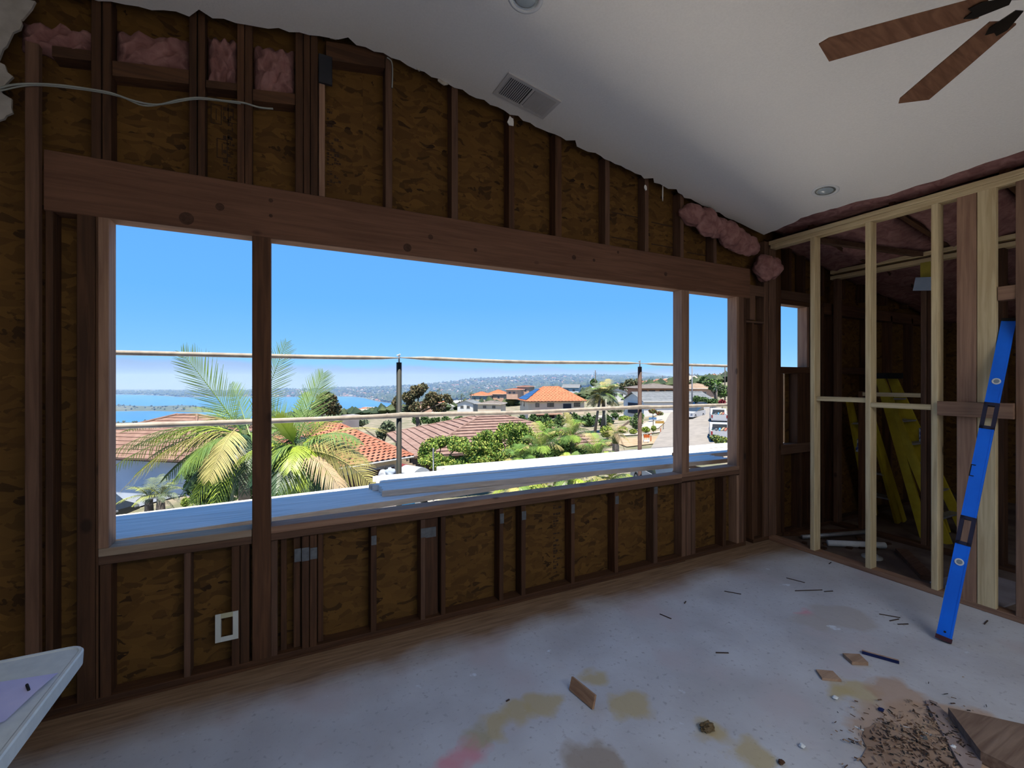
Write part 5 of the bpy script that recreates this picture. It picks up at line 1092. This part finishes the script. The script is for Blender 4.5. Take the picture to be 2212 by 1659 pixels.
palm('queen_palm', cB, G(648, 9.6), .12, [
    (T(640, 962, 9.8), T(698, 808, 10.2), .10, .62, M_FG, dict(nrm=tuple(CV), droop=.05, n=34, wid=.0095, fwd=.9)), (T(636, 962, 9.4), T(598, 905, 8.9), .1, .45, M_FL, dict(nrm=tuple(CV), droop=.0, n=20, wid=.03, fwd=1.4)),
    (T(655, 965, 9.8), T(832, 930, 10.6), .40, .62, M_FY, dict(droop=.45, n=36)), (T(655, 968, 9.4), T(792, 1000, 9.2), .5, .62, M_FY, dict(droop=.8, n=34)), (T(650, 975, 9.2), T(808, 1052, 8.6), .45, .62, M_FY, dict(nrm=tuple(CV), droop=.5, n=36, wid=.011)),
    (T(650, 975, 9.2), T(745, 1070, 8.5), .35, .6, M_FT, dict(droop=.9, n=34)), (T(640, 975, 9.2), T(632, 1085, 8.6), .45, .6, M_FG, dict(droop=.6, n=40)), (T(640, 965, 9.2), T(575, 1010, 8.8), .35, .65, M_FG, dict(droop=.9)),
    (T(650, 965, 10), T(735, 900, 11), .3, .6, M_FL, dict(droop=.4)), (T(640, 960, 10), T(572, 885, 11), .3, .65, M_FG, dict(droop=.2, nrm=tuple(CV))), (T(645, 970, 9.6), T(700, 1075, 9.4), .35, .65, M_FD, dict(droop=.8)),
    (T(645, 970, 9.8), T(600, 1085, 9.8), .3, .65, M_FD, dict(droop=.8)), (T(650, 970, 9.8), T(760, 1020, 10), .4, .65, M_FG, dict(droop=.9)), (T(640, 962, 9.8), T(660, 850, 10.8), .1, .5, M_FG, dict(nrm=tuple(CV), droop=.1)),
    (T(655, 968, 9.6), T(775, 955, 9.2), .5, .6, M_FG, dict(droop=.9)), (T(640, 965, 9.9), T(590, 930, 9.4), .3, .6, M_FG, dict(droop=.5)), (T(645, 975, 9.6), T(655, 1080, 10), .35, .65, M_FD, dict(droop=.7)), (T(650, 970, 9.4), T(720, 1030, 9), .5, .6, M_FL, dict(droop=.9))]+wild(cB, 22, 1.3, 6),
    'second queen palm right of the left mullion post with yellowing fronds')
tree('dark_shrub', bl([(470, 1050, 60, 45, 0), (430, 1010, 30, 40, .5), (640, 1040, 70, 40, 0), (560, 1030, 50, 60, .6), (690, 1010, 40, 40, .6)], 11.6), G(560, 11.6), .08, LD, 9000, .07, 'dark leafy mass of undergrowth beneath the two queen palms', 90, 'shrub')
def radial(c, R_, n, m, seed, ll, elev=(-.5, 1.1), droop=.8, wid=.04, nl=16, rach=.03):
    rr = random.Random(seed); out = []; c = Vector(c)
    for i in range(n):
        a = 2*math.pi*i/n*2.4+rr.uniform(-.3, .3); e = elev[0]+(elev[1]-elev[0])*(i/n); d = Vector((math.cos(a)*math.cos(e), math.sin(a)*math.cos(e), math.sin(e))); r_ = R_*rr.uniform(.8, 1.1)
        out.append((c, c+d*r_-Vector((0, 0, .25*R_*math.cos(e))), R_*.32, ll, m[i % len(m)], dict(droop=droop, n=nl, wid=wid, segs=2, rach=rach)))
    return out
for (px, py, Z, tb, lab, sd) in ((1297, 852, 62, 1284, 'tall palm with grey trunk, leftmost of the group of three by the lamp post', 1), (1312, 850, 63, 1297, 'middle tall palm of the group of three beside the red roofed house', 2), (1302, 862, 64, 1306, 'rightmost trunk of the three tall palms', 3)):
    palm('tall_palm', at(px, py, Z), G(tb, Z), .17, radial(at(px, py, Z), mpx(44 if sd < 3 else 34, Z), 18, [M_FG, M_FY, LGY[0]], sd, 1.05, nl=20, wid=.05), lab, False)['group'] = 'three tall palms'
for (px, py, Z, R_, lab, sd, n_) in ((1170, 968, 25, 62, 'drooping grassy palm left of centre behind the planks', 11, 20), (1235, 945, 27, 58, 'tallest drooping palm of the grassy clump', 12, 20), (1290, 985, 25, 55, 'drooping palm at the right end of the grassy clump', 13, 20), (1120, 990, 24, 40, 'small drooping palm below the bright green tree', 14, 14),
                                 (1120, 1052, 15, 60, 'low palm seen under the planks left', 15, 16), (1230, 1040, 15.5, 75, 'broad palm crown seen under the planks in the middle', 16, 20), (1320, 1035, 16.5, 60, 'palm crown under the planks at the right', 17, 16)):
    palm('drooping_palm', at(px, py, Z), G(px, Z), .1, radial(at(px, py, Z), mpx(R_, Z), n_, [M_FG, LG[1], LG[0], M_FY] if sd < 15 else [M_FL, M_FY, M_FG], sd, mpx(24, Z), elev=(-.2, 1.3), droop=1.3, nl=26, wid=.014, rach=.014), lab)['group'] = 'drooping palm clump'
tree('dark_shrub', bl([(1190, 985, 50, 26, 0), (1260, 985, 44, 24, 0), (1130, 1000, 40, 18, 0)], 27.5), G(1210, 27.5), .08, [LD[1], LG[1]], 9000, .09, 'shaded green thicket behind the drooping palms', 91, 'shrub', sub=9, shell=.15)
tree('dark_shrub', bl([(1180, 1056, 60, 16, 0), (1290, 1045, 50, 14, 0)], 17.5), G(1220, 17.5), .05, [LG[1], LG[2]], 6000, .06, 'yellow-green thicket seen in the gap under the planks', 92, 'shrub', sub=9, shell=.15)
palm('cut_palm', at(1330, 935, 36), G(1330, 36), .28, radial(at(1330, 935, 36), 1.4, 14, [M_FT, M_FY], 21, .45, elev=(-1.0, 1.0), nl=14, wid=.018, rach=.02), 'grey palm trunk with dry drooping fronds at the roof corner')
for (px, Z, lab, sd) in ((322, 27, 'little pale green palm left of the second by the street', 31), (347, 26.5, 'little palm beside the small bright green shrub', 32)):
    g = G(px, Z); palm('pygmy_palm', g+Vector((0, 0, 1.1)), g, .22, radial(g+Vector((0, 0, 1.1)), 1.6, 16, [LGY[1], LG[2], LGY[0]], sd, .45, elev=(-.2, 1.2), nl=16, wid=.022, rach=.015), lab, False)
for (px, py, Z, sd, lab) in ((997, 855, 230, 41, 'tiny far palm above the white cottage'), (1018, 850, 240, 42, 'tiny far palm left of the small orange roofs'), (1548, 838, 92, 43, 'palm beside the peach house'), (948, 815+28, 260, 44, 'tiny palm against the hillside')):
    palm('far_palm', at(px, py, Z), G(px, Z), .2, radial(at(px, py, Z), mpx(9 if Z > 100 else 18, Z), 9, [M_FD, LGY[0]], sd, mpx(3.4, Z), nl=7, wid=.12), lab, False)

# ---------------- scaffold outside the window
def scaffold():
    t = empty('scaffold', (1.3, 1.49, -4)); ys = 1.49; dm = xk('scaffold_post_dark', (.03, .04, .03), (.045, .04, .03), scale=14, rough=.6); bmn = xk('scaffold_post_rust', (.15, .085, .06), (.09, .05, .04), scale=14, rough=.7); tb = xk('scaffold_tube', (.62, .55, .45), (.42, .36, .30), scale=12, rough=.6)
    xs = [(-3.2, dm), (onW(862, 900, ys)[0], dm), (onW(1382, 900, ys)[0], bmn), (6.2, bmn)]
    for x, m in xs:
        zg = Gxy(x, ys)
        obj('post', MB().tube([(x, ys, zg), (x, ys, 1.70)], .0245, 14), m, t, smooth=True)
        obj('pin', MB().tube([(x, ys, 1.70), (x, ys, 1.775)], .008, 8).tube([(x-.02, ys, 1.765), (x+.012, ys, 1.775)], .006, 6), M_STEEL, t)
        obj('bracket_arm', MB().tube([(x, ys, .60), (x, .14, .60)], .02, 10).tube([(x, ys, -.1), (x, .2, .58)], .016, 8), m, t)
    for (z, r_) in ((1.742, .019), (1.205, .022)):
        for (xa, _), (xb, _) in zip(xs[:-1], xs[1:]):
            m_ = []; P = []; n = 26; mb = MB(); V = []
            for i in range(n+1):
                f = i/n; x = xa+(xb-xa)*f; dd = min(x-xa, xb-x); fl = max(0, min(1, (dd-.05)/.14)); h_ = r_*(.16+.84*fl) if z > 1.5 else r_*(1.0+.25*(1-fl)); w_ = r_*(1.25-.25*fl) if z > 1.5 else r_*(.3+.7*fl); zz = z-.012*math.sin(math.pi*f)+.003*math.sin(9*f+xa)
                for k in range(10):
                    a = 2*math.pi*k/10; V.append((x, ys-.03+w_*math.cos(a), zz+h_*math.sin(a)))
            mb.add(V, [(i*10+k, i*10+(k+1) % 10, (i+1)*10+(k+1) % 10, (i+1)*10+k) for i in range(n) for k in range(10)])
            obj('guard_rail', mb, tb, t, smooth=True)
    tag(t, 'scaffold of dark round posts and flattened metal guard rails outside the window', 'scaffold')
scaffold()
M_PLK = [wood('weathered_plank_across', (.80, .77, .73), (.60, .57, .53), 0, .08, False)]
def plank(x0, x1, y0, y1, z, th, lab, skew=0.0, seed=1, rag=.03):
    rr = random.Random(seed); n = 24; mb = MB(); V = []
    top = []; 
    for i in range(n+1):
        f = i/n; x = x0+(x1-x0)*f; s_ = skew*f
        top.append((x, y0+s_+rr.uniform(-.003, .003), y1+s_+rr.uniform(-.003, .003)))
    ends = []
    m_ = 9
    rows = []
    for j in range(m_+1):
        v = j/m_; e0 = rr.uniform(-rag, rag); e1 = rr.uniform(-rag, rag); row = []
        for i, (x, a, b_) in enumerate(top): row.append((x+(e0 if i == 0 else (e1 if i == n else 0)), a+(b_-a)*v))
        rows.append(row)
    for k in (0, 1):
        for j in range(m_+1):
            for i in range(n+1): V.append((rows[j][i][0], rows[j][i][1], z-(th if k else 0)-(0.004 if (j in (0, m_) and k == 0) else 0)))
    N1 = (n+1)*(m_+1); F = []
    for k in (0, 1):
        for j in range(m_):
            for i in range(n): a = k*N1+j*(n+1)+i; F.append((a, a+1, a+n+2, a+n+1))
    bd_ = list(range(n+1))+[(j+1)*(n+1)-1 for j in range(1, m_+1)][0:]+[m_*(n+1)+i for i in range(n-1, -1, -1)]+[j*(n+1) for j in range(m_-1, 0, -1)]
    for a, b_ in zip(bd_, bd_[1:]+bd_[:1]): F.append((a, b_, b_+N1, a+N1))
    mb.add(V, F); return tag(obj('scaffold_plank', mb, M_PLK[0]), lab, 'plank', 'scaffold planks outside the window')
plank(-3.1, 2.9, .195, .465, .668, .045, 'long lower scaffold plank nearest the window, running left to the corner', .54, 1)
plank(-3.1, 3.4, .475, .80, .668, .045, 'lower scaffold plank on the far side, under the raised boards', .52, 2)
plank(.60, 4.12, .655, .925, .716, .046, 'raised scaffold plank with a splintered left end', -.22, 3, .045)
plank(.66, 5.9, .935, 1.205, .718, .048, 'raised outer scaffold plank with a sunlit top', -.30, 4)
plank(1.3, 6.1, 1.215, 1.46, .70, .045, 'outermost scaffold plank, its sunlit top seen at the right opening', -.16, 5)
o = obj('hammer_head', MB().tube([(3.24, .30, .66), (3.24, .30, .84)], .022, 10).tube([(3.19, .30, .845), (3.29, .30, .845)], .018, 10), xk('rusty_iron', (.12, .07, .05), (.07, .04, .03)), smooth=False); tag(o, 'dark iron scaffold coupler standing behind the right sill', 'coupler')

# ---------------- vehicles and street things
M_TYRE = xk('tyre', (.03, .03, .03), (.02, .02, .02)); M_RIM = xk('alloy', (.5, .5, .52), (.4, .4, .42), rough=.4)
def car(name, pos, yaw, L, W, H, prof, paint, label, cat='car', cab=None):
    t = frame(name, pos, yaw); body = [(x*L, z*H) for x, z in prof['body']]
    obj('body', MB().prism([(x, -W/2, z) for x, z in body], (0, W, 0)), paint, t)
    gl = [(x*L, z*H) for x, z in prof['glass']]; inset = W*.08
    obj('cabin', MB().add([(x, s*(W/2-(inset if z > gl[0][1]+.02 else .02)), z) for s in (-1, 1) for x, z in gl], [tuple(range(len(gl))), tuple(range(len(gl), 2*len(gl)))]+[(i, (i+1) % len(gl), (i+1) % len(gl)+len(gl), i+len(gl)) for i in range(len(gl))]), M_GLS, t)
    rx = [q for q in gl if q[1] > H*.9]
    if rx: obj('roof_panel', MB().box(min(q[0] for q in rx)-.05, -W/2+inset, H-.03, max(q[0] for q in rx)+.05, W/2-inset, H+.02), paint, t)
    for x in prof['wheels']:
        for s in (-1, 1):
            w_ = obj('wheel', MB().lathe((x*L, s*(W/2-.2), .33), (0, s, 0), [(.0001, 0), (.33, 0), (.34, .04), (.34, .2), (.30, .22), (.22, .22)], 20), M_TYRE, t, smooth=False)
            obj('rim', MB().lathe((x*L, s*(W/2-.2), .33), (0, s, 0), [(.22, .215), (.1, .2), (.0001, .2)], 16), M_RIM, w_) if False else None
    for s in (-1, 1): obj('tail_light', MB().box(L*.5-.03, s*W*.38-.12, H*.48, L*.5+.02, s*W*.38+.12, H*.6), xk('red_lens', (.5, .03, .03), (.4, .02, .02), rough=.3), t)
    for s in (-1, 1): obj('head_light', MB().box(-L*.5-.02, s*W*.38-.14, H*.42, -L*.5+.03, s*W*.38+.14, H*.5), xk('clear_lens', (.6, .62, .65), (.5, .52, .55), rough=.2), t)
    return tag(t, label, cat)
SED = dict(body=[(-.5, .14), (.5, .14), (.5, .58), (.36, .64), (-.22, .64), (-.48, .5)], glass=[(-.24, .62), (-.1, .98), (.2, 1.0), (.38, .63)], wheels=(-.31, .31))
SUV = dict(body=[(-.5, .16), (.5, .16), (.5, .6), (.48, .64), (-.24, .62), (-.48, .54)], glass=[(-.26, .61), (-.12, .97), (.4, 1.0), (.48, .63)], wheels=(-.31, .31))
P_W = xk('white_paint', (.75, .76, .78), (.7, .71, .73), rough=.3, spec=.6); P_K = xk('black_paint', (.02, .025, .03), (.015, .02, .025), rough=.25, spec=.7); P_G = xk('silver_paint', (.5, .52, .55), (.42, .44, .47), rough=.3)
car('parked_car', G(212, 30), 2.5, 4.6, 1.8, 1.45, SED, P_K, 'black car with green tinted glass parked on the street at lower left')
car('parked_car', G(1497, 66), .35, 4.7, 1.9, 1.65, SUV, P_W, 'white parked car nearest the mullion on the side street')
car('parked_car', G(1515, 84), 2.9, 4.7, 1.8, 1.45, SED, P_W, 'white sedan parked below the green hedge')
car('parked_car', G(1497, 90), 3.0, 4.5, 1.8, 1.5, SUV, P_G, 'silver car partly hidden behind the white sedan')
g = onZ(1437, 1003, 0); gg = G(1437, 22); car('parked_car', gg, 1.2, 4.6, 1.85, max(1.5, (at(1437, 1000, 22).z-gg.z)), SED, P_W, 'white car whose windscreen shows under the planks at right')
def pickup(pos, yaw, label, load=True):
    t = frame('pickup_truck', pos, yaw)
    obj('bed', MB().box(-1, -.95, .55, 2.6, -.88, 1.15).box(-1, .88, .55, 2.6, .95, 1.15).box(-1, -.95, .5, 2.6, .95, .6), P_W, t)
    obj('tailgate', MB().box(-1.06, -.95, .5, -1.0, .95, 1.15), P_W, t); obj('cab', MB().prism([(.9, -.93, .5), (3.9, -.93, .5), (3.9, -.93, 1.0), (2.9, -.93, 1.1), (2.5, -.93, 1.75), (1.2, -.93, 1.8), (.9, -.93, 1.15)], (0, 1.86, 0)), P_W, t)
    obj('rear_window', MB().box(.86, -.7, 1.2, .9, .7, 1.68), M_GLS, t)
    for s in (-1, 1): obj('tail_light', MB().box(-1.09, s*.85-.07, .75, -1.05, s*.85+.07, 1.1), MATS['red_lens'], t)
    obj('bumper', MB().box(-1.25, -.95, .4, -1.05, .95, .55), M_STEEL, t)
    for x in (-.1, 3.0):
        for s in (-1, 1): obj('wheel', MB().lathe((x, s*.72, .38), (0, s, 0), [(.0001, 0), (.38, 0), (.38, .2), (.2, .22), (.0001, .2)], 18), M_TYRE, t)
    if load:
        rr = random.Random(4)
        for k, m in enumerate((xk('load_red', (.45, .15, .1)), xk('load_tan', (.5, .4, .25)), xk('load_blue', (.1, .35, .6)), M_GREY, xk('load_green', (.2, .4, .25)))):
            obj('ladder_load', MB().ob((.0+.35*k, -.5+.25*k, 1.2), (.5, .2*rr.uniform(-1, 1), .1), (0, .09, 0), (0, 0, .07)), m, t)
    return tag(t, label, 'truck')
sd = (G(1505, 72)-G(1512, 56)); ya = math.atan2(sd.y, sd.x)
pickup(G(1556, 46), ya, 'white work pickup seen from behind, loaded with tools')
pickup(G(1553, 57), ya, 'second work truck with coloured load, parked ahead of the pickup')
# portable toilet
def toilet(pos):
    t = frame('portable_toilet', pos, .5); w = xk('toilet_white', (.72, .75, .78), (.66, .69, .72)); bl_ = xk('toilet_blue', (.05, .32, .62), (.04, .26, .52))
    obj('cabin', MB().box(-.55, -.55, .1, .55, .55, 2.0, 0, .04), bl_, t); obj('door', MB().box(-.4, -.58, .2, .4, -.55, 1.9), w, t)
    pts = [(-.6, 1.98)]+[(-.6+1.2*k/10, 2.02+.26*math.sin(math.pi*k/10)) for k in range(11)]+[(.6, 1.98)]
    obj('roof', MB().prism([(x, -.6, z) for x, z in pts], (0, 1.2, 0)), w, t); obj('base', MB().box(-.6, -.6, 0, .6, .6, .1), M_DARK, t)
    tag(t, 'portable toilet with domed white roof and blue walls below the scaffold post', 'portable toilet')
p = at(893, 1007, 24); toilet(Vector((p.x, p.y, p.z-2.28)))
for k, (px, py, Z, s_, m, lab) in enumerate(((829, 1026, 25, .27, xk('sack_white', (.75, .77, .8)), 'white filled sack left of its neighbour by the garage'), (843, 1024, 25, .30, xk('sack_blue_white', (.55, .62, .7), (.4, .48, .6), scale=6), 'bluish white filled sack beside the portable toilet'), (831, 1014, 25.3, .17, M_DARK, 'black rubbish bag lying on the white sacks'), (895, 1072, 15, .16, xk('toilet_blue2', (.06, .35, .6)), 'bright blue bucket glimpsed under the planks'), (920, 1070, 15, .16, MATS['toilet_blue2'], 'second blue tub glimpsed under the planks, further right'), (873, 1014, 26, .3, xk('red_bag', (.3, .05, .05)), 'dark red bin in front of the beige fence'))):
    c = at(px, py, Z); mb = lump('', c, s_, 80+k, '', (1, 1, 1.1), .14); tag(obj('filled_sack' if k < 3 else 'yard_bin', mb, m, smooth=True, fix=False), lab, 'sack' if k < 3 else 'bin')
# beige board fence beside the toilet
ft = empty('board_fence', at(880, 1020, 29)); 
for k in range(9):
    f = k/8; a = at(870+26*f, 993+15*f, 31-4*f); obj('board', MB().ob(a-Vector((0, 0, .9)), (.13, -.05, 0), (.01, .02, 0), (0, 0, .9+.06*(k % 2))), xk('fence_tan', (.62, .46, .30), (.52, .38, .24)), ft)
tag(ft, 'stepped tan board fence between garage and scaffold post', 'fence')
# poles and signs
def pole(name, px, top, Z, r, m, label, cat, arms=(), base=None, lean=0):
    a = at(px, top, Z); g = Vector((a.x, a.y, (G(px, Z).z if base is None else base))); t = empty(name, g); obj('shaft', MB().tube([g-Vector((0, 0, .3)), a], [r, r*.75], 10), m, t, smooth=True)
    for (py, w) in arms:
        c = at(px, py, Z); obj('crossarm', MB().ob(c, Vector((SA, -CA, 0))*w, (.05, .08, 0), (0, 0, .06)), m, t)
        for s in (-1, -.5, .5, 1): obj('insulator', MB().tube([c+Vector((SA, -CA, 0))*w*s*.95, c+Vector((SA, -CA, 0))*w*s*.95+Vector((0, 0, .25))], .05, 6), M_GREY, t)
    return tag(t, label, cat)
M_UP = xk('utility_wood', (.16, .14, .13), (.11, .1, .09), scale=2)
pole('utility_pole', 1495, 786, 78, .13, xk('pole_grey', (.34, .35, .38), (.28, .29, .32)), 'grey utility pole right of the mullion with two crossarms', 'utility pole', ((788, .7), (810, 1.0)))
pole('utility_pole', 1566, 790, 100, .14, M_UP, 'dark utility pole at the right edge of the opening', 'utility pole', ((793, .9), (808, 1.2)))
pole('utility_pole', 1286, 800, 210, .25, M_UP, 'small far utility pole above the tall palm', 'utility pole', ((806, .9),))
pole('utility_pole', 1431, 811, 260, .2, M_UP, 'thin far utility pole above the brown house roof', 'utility pole', ((813, 1.6),))
pole('lamp_post', 1309, 862, 58, .09, xk('cream_post', (.62, .58, .46), (.54, .5, .4)), 'cream lamp post beside the tall palm trunks', 'lamp post')
t = pole('street_sign', 1411, 902, 60, .05, M_UP, 'blue street name sign on a brown pole', 'street sign'); obj('name_blade', MB().ob(at(1410, 904, 59.8), Vector((SA, -CA, 0))*.5, (0, .02, 0), (0, 0, .16)), xk('sign_blue', (.18, .35, .62), (.15, .3, .55)), t); obj('name_blade', MB().ob(at(1410, 900, 59.8), (.3, .35, 0), (.01, -.01, 0), (0, 0, .12)), MATS['sign_blue'], t)
t = pole('warning_sign', 1433, 914, 58, .04, M_UP, 'orange construction sign with long yellow panel on a post', 'road sign'); obj('panel', MB().ob(at(1425, 912, 57.8), Vector((SA, -CA, 0))*.55, (0, .02, 0), (0, 0, .16)), xk('sign_orange', (.72, .42, .10), (.6, .34, .08)), t)
t = pole('sign_post', 936, 968, 26, .035, xk('grey_post', (.55, .6, .66), (.46, .5, .56)), 'thin grey sign post standing in the bright green shrub', 'sign post'); obj('sign_plate', MB().ob(at(936, 980, 26), Vector((SA, -CA, 0))*.02, (.0, .1, 0), (0, 0, .3)), M_GREY, t)
t = pole('flag_pole', 934, 862, 85, .05, M_WHITE, 'white flag pole with a small flag in front of the eucalyptus', 'flag'); a = at(934, 863, 85)
for k, m in enumerate((xk('flag_navy', (.1, .12, .3)), xk('flag_red_white', (.6, .4, .4), (.5, .15, .15), scale=9))): obj('flag_field' if k == 0 else 'flag_stripes', MB().add([a+Vector((.35*k, -.15*k, 0)), a+Vector((.35*(k+1)+.25*k, -.15*(k+1), -.25*(k+1))), a+Vector((.35*(k+1)+.25*k, -.15*(k+1), -.75-.1*k)), a+Vector((.35*k, -.15*k, -.55))], [(0, 1, 2, 3)]), m, t, fix=False)
OR = xk('safety_orange', (.80, .18, .04), (.7, .14, .03))
def barricade(px, Z, lab):
    g = G(px, Z); t = empty('barricade', g); u = Vector((SA, -CA, 0))
    for s in (-1, 1):
        obj('leg', MB().ob(g+u*s*.27+Vector((.05, .12, .5)), u*.02, Vector((.03, .08, .0))*.25, (.0, -.05, .5)), M_WHITE, t); obj('leg', MB().ob(g+u*s*.27+Vector((.1, .3, .5)), u*.02, Vector((.03, .08, .0))*.25, (.0, .1, .5)), M_WHITE, t)
    obj('top_board', MB().ob(g+Vector((0, 0, .85)), u*.32, (0, .02, 0), (0, 0, .17)), OR, t); obj('lower_board', MB().ob(g+Vector((0, 0, .35)), u*.30, (0, .02, 0), (0, 0, .08)), M_WHITE, t); tag(t, lab, 'barricade')
barricade(1397, 49, 'orange and white folding barricade on the dirt strip')
for (px, Z, lab) in ((1406, 50, 'orange traffic delineator beside the barricade'), (1427, 56, 'orange traffic delineator by the warning sign'), (1572, 40, 'orange delineator at the right edge behind the bush')):
    g = G(px, Z); t = empty('delineator_post', g); obj('tube', MB().tube([g, g+Vector((0, 0, 1.0))], .05, 8), OR, t); obj('base', MB().lathe(g, (0, 0, 1), [(.0001, 0), (.2, 0), (.18, .06), (.05, .08)], 12), M_DARK, t); obj('band', MB().tube([g+Vector((0, 0, .75)), g+Vector((0, 0, .88))], .053, 8), M_WHITE, t); tag(t, lab, 'traffic post')
